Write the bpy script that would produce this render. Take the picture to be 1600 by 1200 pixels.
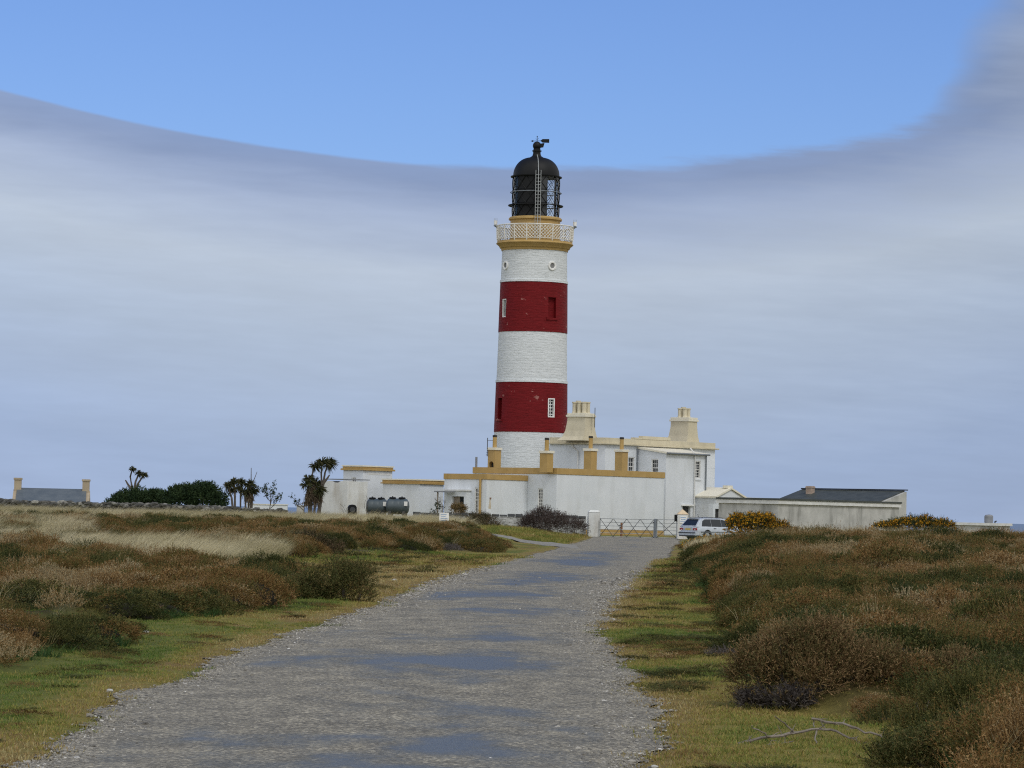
import bpy, bmesh, math, random
import numpy as np
from mathutils import Vector, Matrix

for o in list(bpy.data.objects):
    bpy.data.objects.remove(o)
SC = bpy.context.scene
COL = SC.collection
R = math.radians
rng = np.random.default_rng(7)
random.seed(7)

# ------------------------------------------------------------------ camera
F = 5000.0                       # focal length in photo pixels (1600 wide)
RHO = R(1.3)                     # the photograph is tilted a little
PIT = math.atan(0.04)
EYE = 1.6
def cam_basis():
    r = Vector((1, 0, 0)); f = Vector((0, math.cos(PIT), math.sin(PIT))); u = Vector((0, -math.sin(PIT), math.cos(PIT)))
    RR_ = r * math.cos(RHO) + u * math.sin(RHO)
    UU_ = u * math.cos(RHO) - r * math.sin(RHO)
    return RR_, UU_, f
CR, CU, CF = cam_basis()
cam_d = bpy.data.cameras.new('camera')
cam_d.sensor_width = 36.0
cam_d.lens = F / 1600 * 36.0
cam_d.clip_start = 0.5
cam_d.clip_end = 60000
cam = bpy.data.objects.new('camera', cam_d)
COL.objects.link(cam)
m = Matrix.Identity(4)
for i in range(3):
    m[i][0] = CR[i]; m[i][1] = CU[i]; m[i][2] = -CF[i]
m[2][3] = EYE
cam.matrix_world = m
SC.camera = cam

def ray(px, py):
    d = CF + CR * ((px - 800) / F) + CU * ((600 - py) / F)
    return d / d.y
def at(px, py, D):               # point at distance D (metres north) on that line of sight
    d = ray(px, py)
    return Vector((d.x * D, D, EYE + d.z * D))

# ------------------------------------------------------------------ world, sun, exposure
SUN_AZ = R(148)                  # clockwise from north (+Y)
SUN_EL = R(50)
world = bpy.data.worlds.new('World'); SC.world = world
world.use_nodes = True
def build_world():
    nt = world.node_tree; N = nt.nodes; L = nt.links
    N.clear()
    out = N.new('ShaderNodeOutputWorld')
    sky = N.new('ShaderNodeTexSky'); sky.sky_type = 'NISHITA'; sky.sun_disc = False
    sky.sun_elevation = SUN_EL; sky.sun_rotation = SUN_AZ; sky.air_density = 1.0; sky.dust_density = 0.3; sky.ozone_density = 2.0
    tint = N.new('ShaderNodeMix'); tint.data_type = 'RGBA'; tint.blend_type = 'MULTIPLY'; tint.inputs[0].default_value = 1
    tint.inputs[7].default_value = SKY_TINT
    L.new(sky.outputs[0], tint.inputs[6])
    bg1 = N.new('ShaderNodeBackground'); bg1.inputs[1].default_value = 0.1
    L.new(tint.outputs[2], bg1.inputs[0])
    tc = N.new('ShaderNodeTexCoord'); sep = N.new('ShaderNodeSeparateXYZ'); L.new(tc.outputs['Generated'], sep.inputs[0])
    def M(op, a, b=None, c=None):
        n = N.new('ShaderNodeMath'); n.operation = op
        for i, v in enumerate((a, b, c)):
            if v is None: continue
            if isinstance(v, (int, float)): n.inputs[i].default_value = v
            else: L.new(v, n.inputs[i])
        return n.outputs[0]
    yy = M('MAXIMUM', sep.outputs[1], 0.03)
    a = M('DIVIDE', sep.outputs[0], yy); e = M('DIVIDE', sep.outputs[2], yy)
    comb = N.new('ShaderNodeCombineXYZ'); L.new(M('MULTIPLY', sep.outputs[0], 12.0), comb.inputs[0]); L.new(M('MULTIPLY', sep.outputs[1], 12.0), comb.inputs[1]); L.new(M('MULTIPLY', M('ADD', sep.outputs[2], M('MULTIPLY', sep.outputs[0], 0.03)), 85.0), comb.inputs[2])
    nz = N.new('ShaderNodeTexNoise'); nz.inputs['Scale'].default_value = 1.0; nz.inputs['Detail'].default_value = 6; nz.inputs['Roughness'].default_value = .55
    L.new(comb.outputs[0], nz.inputs['Vector'])
    nz2 = N.new('ShaderNodeTexNoise'); nz2.inputs['Scale'].default_value = 5.0; nz2.inputs['Detail'].default_value = 5
    L.new(comb.outputs[0], nz2.inputs['Vector'])
    n1 = M('SUBTRACT', nz.outputs[0], 0.5); n2 = M('SUBTRACT', nz2.outputs[0], 0.5)
    a2 = M('POWER', M('ABSOLUTE', M('ADD', a, 0.003)), 2.0)
    edge = M('ADD', M('ADD', M('MULTIPLY', a2, 0.90), M('MULTIPLY', M('MULTIPLY', a2, a), 0.45)), 0.1078)
    # cloud bulge in the right corner
    gs = N.new('ShaderNodeMapRange'); gs.interpolation_type = 'SMOOTHSTEP'; gs.inputs[1].default_value = 0.120; gs.inputs[2].default_value = 0.170
    L.new(M('ADD', a, M('MULTIPLY', M('ADD', n1, M('MULTIPLY', n2, 0.25)), 0.030)), gs.inputs[0]); 
    ge = N.new('ShaderNodeMapRange'); ge.interpolation_type = 'SMOOTHSTEP'; ge.inputs[1].default_value = 0.112; ge.inputs[2].default_value = 0.140; L.new(e, ge.inputs[0])
    g = M('MULTIPLY', gs.outputs[0], ge.outputs[0])
    rough = M('ADD', 0.0007, M('MULTIPLY', M('MAXIMUM', M('ADD', a, 0.05), 0.0), 0.045))
    rough = M('MINIMUM', rough, 0.02)
    e_n = M('ADD', e, M('ADD', M('MULTIPLY', n1, M('MULTIPLY', rough, 1.6)), M('MULTIPLY', n2, rough)))
    depth = M('SUBTRACT', M('ADD', edge, M('MULTIPLY', g, 0.045)), e_n)     # > 0 inside the cloud bank
    wid = M('ADD', 0.0004, M('MULTIPLY', rough, 0.35))
    wid = M('ADD', wid, M('MULTIPLY', g, 0.030))
    s = N.new('ShaderNodeMapRange'); s.interpolation_type = 'SMOOTHSTEP'
    L.new(depth, s.inputs[0]); L.new(M('MULTIPLY', wid, -1.0), s.inputs[1]); L.new(wid, s.inputs[2])
    behind = M('LESS_THAN', sep.outputs[1], 0.03)
    mask = M('MAXIMUM', s.outputs[0], behind)
    deep = M('MAXIMUM', M('ADD', M('MAXIMUM', M('SUBTRACT', edge, e_n), 0.0), M('MULTIPLY', g, 0.012)), M('MULTIPLY', behind, 3.0))
    rmp = N.new('ShaderNodeValToRGB'); cr = rmp.color_ramp
    pts = CLOUD_RAMP
    while len(cr.elements) < len(pts): cr.elements.new(0.5)
    for el, (p, c) in zip(cr.elements, pts): el.position = p; el.color = (*c, 1)
    L.new(M('ADD', M('MULTIPLY', deep, 1.0 / 0.3), M('MULTIPLY', n1, 0.05)), rmp.inputs[0])
    var = M('ADD', 1.0, M('ADD', M('MULTIPLY', n1, 0.24), M('MULTIPLY', n2, 0.09)))
    lf = N.new('ShaderNodeMapRange'); L.new(a, lf.inputs[0]); lf.inputs[1].default_value = -0.2; lf.inputs[2].default_value = 0.2; lf.inputs[3].default_value = 1.05; lf.inputs[4].default_value = 0.95
    gm = M('SUBTRACT', 1.0, M('MULTIPLY', g, 0.16))
    var = M('MULTIPLY', M('MULTIPLY', var, lf.outputs[0]), gm)
    bg2 = N.new('ShaderNodeBackground'); L.new(rmp.outputs[0], bg2.inputs[0]); L.new(var, bg2.inputs[1])
    mix = N.new('ShaderNodeMixShader'); L.new(mask, mix.inputs[0]); L.new(bg1.outputs[0], mix.inputs[1]); L.new(bg2.outputs[0], mix.inputs[2])
    L.new(mix.outputs[0], out.inputs[0])
SKY_TINT = (0.60, 0.755, 1.16, 1)
CLOUD_RAMP = [(0.0, (.25, .34, .55)), (0.018, (.26, .34, .53)), (0.055, (.37, .45, .62)), (0.12, (.475, .55, .665)), (0.20, (.42, .505, .645)),
              (0.34, (.345, .44, .63)), (0.42, (.34, .43, .62)), (1.0, (.95, .97, 1.0))]
build_world()
sun_d = bpy.data.lights.new('sun', 'SUN'); sun_d.energy = 1.15; sun_d.angle = R(14); sun_d.color = (1.0, .98, .945)
sun = bpy.data.objects.new('sun', sun_d); COL.objects.link(sun)
sdir = Vector((math.sin(SUN_AZ) * math.cos(SUN_EL), math.cos(SUN_AZ) * math.cos(SUN_EL), math.sin(SUN_EL)))
sun.rotation_euler = (-sdir).to_track_quat('-Z', 'Y').to_euler()
SC.view_settings.view_transform = 'Standard'
SC.view_settings.look = 'None'
SC.view_settings.exposure = 0.0
SC.view_settings.gamma = 1.0
SC.view_settings.use_curve_mapping = False
SC.render.engine = 'CYCLES'
SC.cycles.use_denoising = False
SC.cycles.filter_width = 1.15
SC.cycles.sample_clamp_indirect = 4.0
SC.cycles.use_adaptive_sampling = False
SC.cycles.max_bounces = 6
SC.cycles.transparent_max_bounces = 12

# ------------------------------------------------------------------ materials
def newmat(name):
    mt = bpy.data.materials.new(name); mt.use_nodes = True
    nt = mt.node_tree; nt.nodes.clear()
    out = nt.nodes.new('ShaderNodeOutputMaterial'); b = nt.nodes.new('ShaderNodeBsdfPrincipled')
    nt.links.new(b.outputs[0], out.inputs[0])
    return mt, nt, b
def noise(nt, scale, detail=4, rough=.55, vec=None, coord='Object'):
    n = nt.nodes.new('ShaderNodeTexNoise'); n.inputs['Scale'].default_value = scale; n.inputs['Detail'].default_value = detail; n.inputs['Roughness'].default_value = rough
    if vec is None:
        tc = nt.nodes.new('ShaderNodeTexCoord'); vec = tc.outputs[coord]
    nt.links.new(vec, n.inputs['Vector'])
    return n.outputs[0]
def stretch(nt, sx, sy, sz, coord='Object'):
    tc = nt.nodes.new('ShaderNodeTexCoord'); mp = nt.nodes.new('ShaderNodeMapping')
    mp.inputs['Scale'].default_value = (sx, sy, sz); nt.links.new(tc.outputs[coord], mp.inputs['Vector'])
    return mp.outputs[0]
def ramp(nt, fac, pts):
    r = nt.nodes.new('ShaderNodeValToRGB'); cr = r.color_ramp
    while len(cr.elements) < len(pts): cr.elements.new(.5)
    for el, (p, c) in zip(cr.elements, pts): el.position = p; el.color = (*c, 1)
    nt.links.new(fac, r.inputs[0]); return r.outputs[0]
def mixc(nt, fac, a, b, blend='MIX'):
    n = nt.nodes.new('ShaderNodeMix'); n.data_type = 'RGBA'; n.blend_type = blend
    for i, v in ((0, fac), (6, a), (7, b)):
        if isinstance(v, (int, float)): n.inputs[i].default_value = v
        elif isinstance(v, tuple): n.inputs[i].default_value = (*v, 1)
        else: nt.links.new(v, n.inputs[i])
    return n.outputs[2]
def mathn(nt, op, a, b=None):
    n = nt.nodes.new('ShaderNodeMath'); n.operation = op
    for i, v in enumerate((a, b)):
        if v is None: continue
        if isinstance(v, (int, float)): n.inputs[i].default_value = v
        else: nt.links.new(v, n.inputs[i])
    return n.outputs[0]
def bump(nt, b, h, strength=.3, dist=.02):
    n = nt.nodes.new('ShaderNodeBump'); n.inputs['Strength'].default_value = strength; n.inputs['Distance'].default_value = dist
    nt.links.new(h, n.inputs['Height']); nt.links.new(n.outputs[0], b.inputs['Normal'])
def painted(name, c1, c2, scale=1.2, rough=.6, bscale=9, bstr=.35, streak=.0, streak_c=(.3, .28, .22), bdist=.02):
    mt, nt, b = newmat(name)
    f = ramp(nt, noise(nt, scale, 6, .6), [(.3, c1), (.7, c2)])
    if streak:
        s = noise(nt, 1.0, 5, .6, stretch(nt, 1.3, 1.3, .32))
        k = nt.nodes.new('ShaderNodeMapRange'); k.inputs[1].default_value = .5; k.inputs[2].default_value = .75; k.inputs[3].default_value = 0; k.inputs[4].default_value = streak
        nt.links.new(s, k.inputs[0])
        f = mixc(nt, k.outputs[0], f, streak_c)
    nt.links.new(f, b.inputs['Base Color']); b.inputs['Roughness'].default_value = rough
    b.inputs['Specular IOR Level'].default_value = .3
    bump(nt, b, noise(nt, bscale, 5, .6), bstr, bdist)
    return mt
def plain(name, c, rough=.5, metal=0.0, spec=.5):
    mt, nt, b = newmat(name)
    f = ramp(nt, noise(nt, 3.0, 4), [(.3, tuple(x * .85 for x in c)), (.7, tuple(min(1, x * 1.12) for x in c))])
    nt.links.new(f, b.inputs['Base Color']); b.inputs['Roughness'].default_value = rough; b.inputs['Metallic'].default_value = metal
    b.inputs['Specular IOR Level'].default_value = spec
    return mt
def rubble(name, c1, c2, chip=None):
    """thickly painted coursed rubble: fine horizontal courses wrapped round the tower"""
    mt, nt, b = newmat(name)
    tc = nt.nodes.new('ShaderNodeTexCoord'); sp = nt.nodes.new('ShaderNodeSeparateXYZ'); nt.links.new(tc.outputs['Object'], sp.inputs[0])
    ang = mathn(nt, 'MULTIPLY', mathn(nt, 'ARCTAN2', sp.outputs[0], sp.outputs[1]), 2.7)
    cb = nt.nodes.new('ShaderNodeCombineXYZ'); nt.links.new(ang, cb.inputs[0]); nt.links.new(sp.outputs[2], cb.inputs[1])
    wob = noise(nt, .9, 4, .6)
    nt.links.new(mathn(nt, 'MULTIPLY', wob, .5), cb.inputs[2])
    ad = nt.nodes.new('ShaderNodeVectorMath'); ad.operation = 'ADD'
    wv = nt.nodes.new('ShaderNodeTexNoise'); wv.inputs['Scale'].default_value = 1.6; nt.links.new(cb.outputs[0], wv.inputs['Vector'])
    sc_ = nt.nodes.new('ShaderNodeVectorMath'); sc_.operation = 'SCALE'; sc_.inputs['Scale'].default_value = .35; nt.links.new(wv.outputs['Color'], sc_.inputs[0])
    nt.links.new(cb.outputs[0], ad.inputs[0]); nt.links.new(sc_.outputs[0], ad.inputs[1])
    br = nt.nodes.new('ShaderNodeTexBrick'); br.inputs['Scale'].default_value = 1.0; br.inputs['Brick Width'].default_value = .62; br.inputs['Row Height'].default_value = .21
    br.inputs['Mortar Size'].default_value = .022; br.inputs['Mortar Smooth'].default_value = .6; br.inputs['Color1'].default_value = (1, 1, 1, 1); br.inputs['Color2'].default_value = (.75, .75, .75, 1); br.inputs['Mortar'].default_value = (0, 0, 0, 1)
    nt.links.new(ad.outputs[0], br.inputs['Vector'])
    mp = nt.nodes.new('ShaderNodeMapping'); mp.inputs['Scale'].default_value = (1.1, 5.5, 1); nt.links.new(cb.outputs[0], mp.inputs[0])
    fine = noise(nt, 1.5, 6, .65, mp.outputs[0])
    col = ramp(nt, fine, [(.32, c1), (.62, c2)])
    col = mixc(nt, mathn(nt, 'MULTIPLY', noise(nt, .55, 5, .6), .28), col, c1)
    if chip:
        k = nt.nodes.new('ShaderNodeMapRange'); nt.links.new(noise(nt, 1.35, 7, .62), k.inputs[0])
        k.inputs[1].default_value = .64; k.inputs[2].default_value = .67
        col = mixc(nt, mathn(nt, 'MULTIPLY', k.outputs[0], .75), col, chip)
    nt.links.new(col, b.inputs['Base Color']); b.inputs['Roughness'].default_value = .6; b.inputs['Specular IOR Level'].default_value = .14
    h = mathn(nt, 'ADD', mathn(nt, 'MULTIPLY', br.outputs['Color'], .6), fine)
    bump(nt, b, h, .55, .05)
    return mt
def leafmat(name, rampc, rough=.65, spec=.15, transl=.0, inst=True, island=.45, wander=.5):
    """foliage: hue from the plant's own tint plus a little per leaf"""
    mt, nt, b = newmat(name)
    g = nt.nodes.new('ShaderNodeNewGeometry')
    if inst:
        at_ = nt.nodes.new('ShaderNodeAttribute'); at_.attribute_type = 'INSTANCER'; at_.attribute_name = 'tint'
        wn = noise(nt, 2.3, 3, .55, g.outputs['Position'])
        lu_ = nt.nodes.new('ShaderNodeAttribute'); lu_.attribute_name = 'lump'
        base = mathn(nt, 'ADD', mathn(nt, 'ADD', at_.outputs['Fac'], lu_.outputs['Fac']), mathn(nt, 'MULTIPLY', mathn(nt, 'SUBTRACT', wn, .5), wander))
    else:
        base = noise(nt, 1.6, 3)
    f = mathn(nt, 'ADD', base, mathn(nt, 'MULTIPLY', mathn(nt, 'SUBTRACT', g.outputs['Random Per Island'], .5), island))
    c = ramp(nt, f, rampc)
    nt.links.new(c, b.inputs['Base Color']); b.inputs['Roughness'].default_value = rough; b.inputs['Specular IOR Level'].default_value = spec
    if transl:
        tr = nt.nodes.new('ShaderNodeBsdfTranslucent'); nt.links.new(c, tr.inputs[0])
        mx = nt.nodes.new('ShaderNodeMixShader'); mx.inputs[0].default_value = transl
        out = [n for n in nt.nodes if n.type == 'OUTPUT_MATERIAL'][0]
        nt.links.new(b.outputs[0], mx.inputs[1]); nt.links.new(tr.outputs[0], mx.inputs[2]); nt.links.new(mx.outputs[0], out.inputs[0])
    return mt

MT = {}
MT['white_render'] = painted('white_render', (.63, .665, .70), (.71, .74, .775), .6, .6, 2.6, .22, .34, (.48, .485, .46))
MT['old_white'] = painted('old_white', (.58, .59, .57), (.70, .71, .70), 1.1, .7, 6, .5, .75, (.40, .36, .30))
MT['ochre'] = painted('ochre', (.39, .255, .085), (.47, .315, .12), 1.5, .6, 8, .3, .25, (.30, .24, .15))
MT['cream'] = painted('cream', (.56, .50, .36), (.64, .58, .43), 1.0, .65, 8, .35, .45, (.36, .33, .26))
MT['cream_white'] = painted('cream_white', (.70, .66, .54), (.78, .74, .62), 1.0, .6, 8, .3, .2, (.5, .46, .38))
MT['tower_white'] = rubble('tower_white', (.56, .59, .60), (.71, .74, .755))
MT['tower_red'] = rubble('tower_red', (.122, .006, .0078), (.185, .0095, .0125), (.36, .17, .15))
MT['red_paint'] = plain('red_paint', (.11, .006, .008), .5)
MT['grey_render'] = painted('grey_render', (.37, .37, .35), (.54, .535, .51), .9, .8, 3, .4, .85, (.19, .19, .175))
MT['slate'] = painted('slate', (.045, .052, .048), (.075, .084, .078), 1.6, .6, 6, .4)
MT['slate_blue'] = painted('slate_blue', (.085, .105, .125), (.13, .15, .165), 1.2, .5, 6, .4)
MT['black_paint'] = plain('black_paint', (.006, .0065, .0075), .55, 0, .25)
MT['dark_iron'] = plain('dark_iron', (.05, .055, .06), .55)
MT['grey_iron'] = plain('grey_iron', (.16, .18, .20), .5)
MT['galvanised'] = plain('galvanised', (.38, .40, .40), .45, .2)
MT['rail_white'] = plain('rail_white', (.74, .72, .66), .5)
MT['pipe_white'] = plain('pipe_white', (.66, .66, .64), .5)
MT['dark_wood'] = plain('dark_wood', (.035, .035, .035), .6)
MT['door_brown'] = plain('door_brown', (.30, .25, .20), .6)
MT['frame_white'] = plain('frame_white', (.78, .78, .76), .45)
MT['frame_dark'] = plain('frame_dark', (.10, .09, .08), .5)
MT['terracotta'] = plain('terracotta', (.42, .24, .12), .7)
MT['soot'] = plain('soot', (.03, .028, .026), .8)
MT['lead'] = plain('lead', (.22, .23, .25), .6)
MT['rust'] = plain('rust', (.22, .10, .045), .8)
MT['limewash_stone'] = painted('limewash_stone', (.22, .22, .215), (.52, .53, .52), 2.6, .85, 7, .8, .6, (.16, .16, .15))
MT['coping_dark'] = painted('coping_dark', (.045, .05, .055), (.10, .105, .11), 2.5, .8, 6, .5)
MT['brick'] = painted('brick_old', (.30, .22, .17), (.42, .34, .28), 5, .8, 12, .5)
MT['stone'] = painted('field_stone', (.12, .115, .105), (.30, .29, .26), .8, .85, 10, .5)
MT['sandstone'] = painted('sandstone', (.33, .27, .19), (.43, .36, .26), 1.2, .8, 8, .5)
MT['tank_green'] = plain('tank_green', (.06, .08, .09), .4)
MT['cable_black'] = plain('cable_black', (.02, .02, .022), .6)
def glassy(name, c, rough=.06):
    mt, nt, b = newmat(name); b.inputs['Base Color'].default_value = (*c, 1); b.inputs['Roughness'].default_value = rough
    return mt
MT['glass_dark'] = glassy('glass_dark', (.02, .025, .03))
MT['glass_car'] = glassy('glass_car', (.018, .022, .028), .04)
MT['curtain'] = plain('curtain', (.20, .20, .20), .9)
MT['blank_grey'] = plain('blank_grey', (.035, .038, .042), .5)
def clear_glass():
    mt = bpy.data.materials.new('clear_glass'); mt.use_nodes = True; nt = mt.node_tree; nt.nodes.clear()
    o = nt.nodes.new('ShaderNodeOutputMaterial'); t = nt.nodes.new('ShaderNodeBsdfTransparent'); g = nt.nodes.new('ShaderNodeBsdfGlossy'); g.inputs['Roughness'].default_value = .05
    t.inputs[0].default_value = (.93, .96, .96, 1)
    mx = nt.nodes.new('ShaderNodeMixShader'); lw = nt.nodes.new('ShaderNodeLayerWeight'); lw.inputs[0].default_value = .25
    nt.links.new(lw.outputs['Fresnel'], mx.inputs[0]); nt.links.new(t.outputs[0], mx.inputs[1]); nt.links.new(g.outputs[0], mx.inputs[2]); nt.links.new(mx.outputs[0], o.inputs[0])
    return mt
MT['clear_glass'] = clear_glass()

# ------------------------------------------------------------------ mesh builder and object helpers
class MB:
    def __init__(s): s.v = []; s.f = []
    def add(s, vs, fs):
        b = len(s.v); s.v.extend([tuple(p) for p in vs]); s.f.extend([tuple(i + b for i in f) for f in fs]); return s
    def hexa(s, p):              # 8 points, bottom ring then top ring
        return s.add(p, [(3, 2, 1, 0), (4, 5, 6, 7), (0, 1, 5, 4), (1, 2, 6, 5), (2, 3, 7, 6), (3, 0, 4, 7)])
    def box(s, x0, x1, y0, y1, z0, z1, mp=None):
        p = [(x0, y0, z0), (x1, y0, z0), (x1, y1, z0), (x0, y1, z0), (x0, y0, z1), (x1, y0, z1), (x1, y1, z1), (x0, y1, z1)]
        if mp: p = [mp(*q) for q in p]
        return s.hexa(p)
    def lathe(s, prof, n=32, a0=0.0, a1=2 * math.pi, closed_prof=False, cx=0, cy=0):
        full = abs(a1 - a0 - 2 * math.pi) < 1e-6
        k = n if full else n + 1
        vs = []
        for (r, z) in prof:
            for i in range(k):
                a = a0 + (a1 - a0) * i / n
                vs.append((cx + r * math.sin(a), cy - r * math.cos(a), z))
        fs = []; P = len(prof)
        for j in range(P if closed_prof else P - 1):
            j2 = (j + 1) % P
            for i in range(n):
                i2 = (i + 1) % k
                fs.append((j * k + i, j * k + i2, j2 * k + i2, j2 * k + i))
        if closed_prof and not full:
            fs.append(tuple(j * k for j in range(P))); fs.append(tuple(j * k + k - 1 for j in reversed(range(P))))
        if not closed_prof and full:
            if prof[0][0] > 1e-4: fs.append(tuple(reversed(range(k))))
            if prof[-1][0] > 1e-4: fs.append(tuple((P - 1) * k + i for i in range(k)))
        return s.add(vs, fs)
    def tube(s, pts, rad, n=6, cap=True):
        pts = [Vector(p) for p in pts]
        if not hasattr(rad, '__len__'): rad = [rad] * len(pts)
        vs = []; fs = []
        for i, p in enumerate(pts):
            t = (pts[min(i + 1, len(pts) - 1)] - pts[max(i - 1, 0)]).normalized()
            u = t.cross(Vector((0, 0, 1)))
            if u.length < 1e-3: u = t.cross(Vector((0, 1, 0)))
            u.normalize(); w = u.cross(t)
            for k in range(n):
                a = 2 * math.pi * k / n
                vs.append(p + (u * math.cos(a) + w * math.sin(a)) * rad[i])
        for i in range(len(pts) - 1):
            for k in range(n):
                fs.append((i * n + k, i * n + (k + 1) % n, (i + 1) * n + (k + 1) % n, (i + 1) * n + k))
        if cap:
            fs.append(tuple(reversed(range(n)))); fs.append(tuple((len(pts) - 1) * n + k for k in range(n)))
        return s.add(vs, fs)
    def prism(s, poly, z0, z1):
        n = len(poly)
        vs = [(x, y, z0) for x, y in poly] + [(x, y, z1) for x, y in poly]
        fs = [tuple(reversed(range(n))), tuple(range(n, 2 * n))] + [(i, (i + 1) % n, n + (i + 1) % n, n + i) for i in range(n)]
        return s.add(vs, fs)
    def tri_arrays(s, V, n_per):  # V: (k*n_per,3)
        b = len(s.v); s.v.extend(map(tuple, V.tolist()))
        k = len(V) // n_per
        s.f.extend([tuple(b + i * n_per + j for j in range(n_per)) for i in range(k)]); return s
    def mesh(s, name, mat, smooth=False, bevel=0.0, recalc=True):
        me = bpy.data.meshes.new(name); me.from_pydata(s.v, [], s.f)
        if recalc or bevel:
            bm = bmesh.new(); bm.from_mesh(me)
            if recalc: bmesh.ops.recalc_face_normals(bm, faces=bm.faces)
            if bevel: bmesh.ops.bevel(bm, geom=[e for e in bm.edges if e.is_manifold and e.calc_face_angle(0) > .6], offset=bevel, segments=2, affect='EDGES', clamp_overlap=True)
            bm.to_mesh(me); bm.free()
        if smooth:
            me.polygons.foreach_set('use_smooth', [True] * len(me.polygons))
        if mat is not None: me.materials.append(MT[mat] if isinstance(mat, str) else mat)
        return me
    def build(s, name, mat, parent=None, **k):
        o = bpy.data.objects.new(name, s.mesh(name, mat, **k)); COL.objects.link(o)
        if parent is not None: o.parent = parent
        return o
def sharp_smooth(o, ang=35):
    me = o.data; bm = bmesh.new(); bm.from_mesh(me)
    for f in bm.faces: f.smooth = True
    for e in bm.edges:
        if not e.is_manifold or e.calc_face_angle(0) > R(ang): e.smooth = False
    bm.to_mesh(me); bm.free()
def cut(o, cutter):
    """subtract a solid from a mesh object, once and for all"""
    c = cutter.build('opening', None, o.parent)
    c.matrix_parent_inverse = Matrix.Identity(4)
    md = o.modifiers.new('cut', 'BOOLEAN'); md.object = c; md.operation = 'DIFFERENCE'; md.solver = 'EXACT'
    dg = bpy.context.evaluated_depsgraph_get(); dg.update()
    me = bpy.data.meshes.new_from_object(o.evaluated_get(dg))
    old = o.data; o.modifiers.clear(); o.data = me; me.name = old.name
    bpy.data.meshes.remove(old)
    cm = c.data; bpy.data.objects.remove(c); bpy.data.meshes.remove(cm)
def tag(o, label=None, cat=None, group=None, kind=None):
    if label: o['label'] = label
    if cat: o['category'] = cat
    if group: o['group'] = group
    if kind: o['kind'] = kind
    return o
def thing(name, label, cat, loc=(0, 0, 0), rz=0.0, group=None):
    o = bpy.data.objects.new(name, None); COL.objects.link(o); o.empty_display_size = .3
    o.location = loc; o.rotation_euler = (0, 0, rz)
    return tag(o, label, cat, group)
def copy_tree(o, parent=None):
    c = o.copy(); COL.objects.link(c)
    if parent is not None: c.parent = parent
    for ch in list(o.children): copy_tree(ch, c)
    return c
# ------------------------------------------------------------------ terrain
def sm(x, a, b):
    t = np.clip((np.asarray(x, float) - a) / (b - a), 0, 1); return t * t * (3 - 2 * t)
def vnoise(x, y, seed=0):
    x = np.asarray(x, float); y = np.asarray(y, float)
    xi = np.floor(x).astype(np.int64); yi = np.floor(y).astype(np.int64); fx = x - xi; fy = y - yi
    fx = fx * fx * (3 - 2 * fx); fy = fy * fy * (3 - 2 * fy)
    def h(a, b):
        n = (a * 374761393 + b * 668265263 + seed * 974634221) & 0xffffffff
        n = ((n ^ (n >> 13)) * 1274126177) & 0xffffffff
        n = (n ^ (n >> 16)) & 0xffffffff
        return n / 4294967295.0
    return (h(xi, yi) * (1 - fx) + h(xi + 1, yi) * fx) * (1 - fy) + (h(xi, yi + 1) * (1 - fx) + h(xi + 1, yi + 1) * fx) * fy
def fbm(x, y, seed=0, oct=4):
    s = 0; a = .5; t = 0
    for k in range(oct):
        s = s + a * vnoise(np.asarray(x) * 2 ** k, np.asarray(y) * 2 ** k, seed + k * 17); t += a; a *= .5
    return s / t
_rl = np.array([(-50, -3.0), (20, -2.95), (25, -3.05), (31, -3.0), (37, -2.86), (44, -2.57), (55, -2.13), (65, -1.85), (78, -1.46), (100, -.27), (137, 1.8), (160, 2.9), (185, 4.4), (205, 5.4), (216, 5.9)])
_rr = np.array([(-50, .9), (20, .9), (23, 1.06), (29, 1.23), (37, 1.25), (44, 1.22), (57, 1.9), (72, 2.85), (94, 4.27), (124, 6.25), (160, 8.2), (182, 9.7), (205, 10.9), (216, 11.3)])
_hb = np.array([(-50, 1.6), (18, 1.9), (22, 2.25), (26, 2.35), (29, 2.35), (33, 2.45), (42, 2.95), (52, 3.6), (65, 4.2), (86, 5.2), (125, 6.9), (160, 9.0), (182, 10.8), (216, 14)])
RL = lambda y: np.interp(y, _rl[:, 0], _rl[:, 1])
RRt = lambda y: np.interp(y, _rr[:, 0], _rr[:, 1])
HB = lambda y: np.interp(y, _hb[:, 0], _hb[:, 1])
def domes(x, y, cell=1.25, seed=5):
    """rounded hummocks: height 0..1 and a random number per hummock"""
    x = np.asarray(x, float) / cell; y = np.asarray(y, float) / (cell * 1.25)
    xi = np.floor(x); yi = np.floor(y); best = np.zeros_like(x); idv = np.full_like(x, .5)
    for dx in (-1, 0, 1):
        for dy in (-1, 0, 1):
            cx = xi + dx; cy = yi + dy
            r1 = vnoise(cx + .0, cy, seed); r2 = vnoise(cx, cy + .0, seed + 1); r3 = vnoise(cx, cy, seed + 2); r4 = vnoise(cx, cy, seed + 3)
            d2 = (x - cx - .15 - .7 * r1) ** 2 + (y - cy - .15 - .7 * r2) ** 2
            rad_ = .42 + .55 * r3
            h = (.35 + .75 * r3) * np.sqrt(np.clip(1 - d2 / rad_ ** 2, 0, 1))
            k = h > best; best = np.where(k, h, best); idv = np.where(k, r4, idv)
    return best, idv
def bank_line(x):
    x = np.asarray(x, float); return 104 + np.where(x > -5.5, (x + 5.5) * 4.5, (x + 5.5) * .35)
def track_line(x): return 157 + (2.7 - np.asarray(x)) * 5.9
def gaps(x, y):       # breaks in the pale grass where heather comes through
    return (1 - sm(fbm(x * .30, y * .11, 79), .36, .46)) * sm(y, 64, 68) * (1 - sm(y, 98, 104)) * sm(-x, 5.5, 6.5)
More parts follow.
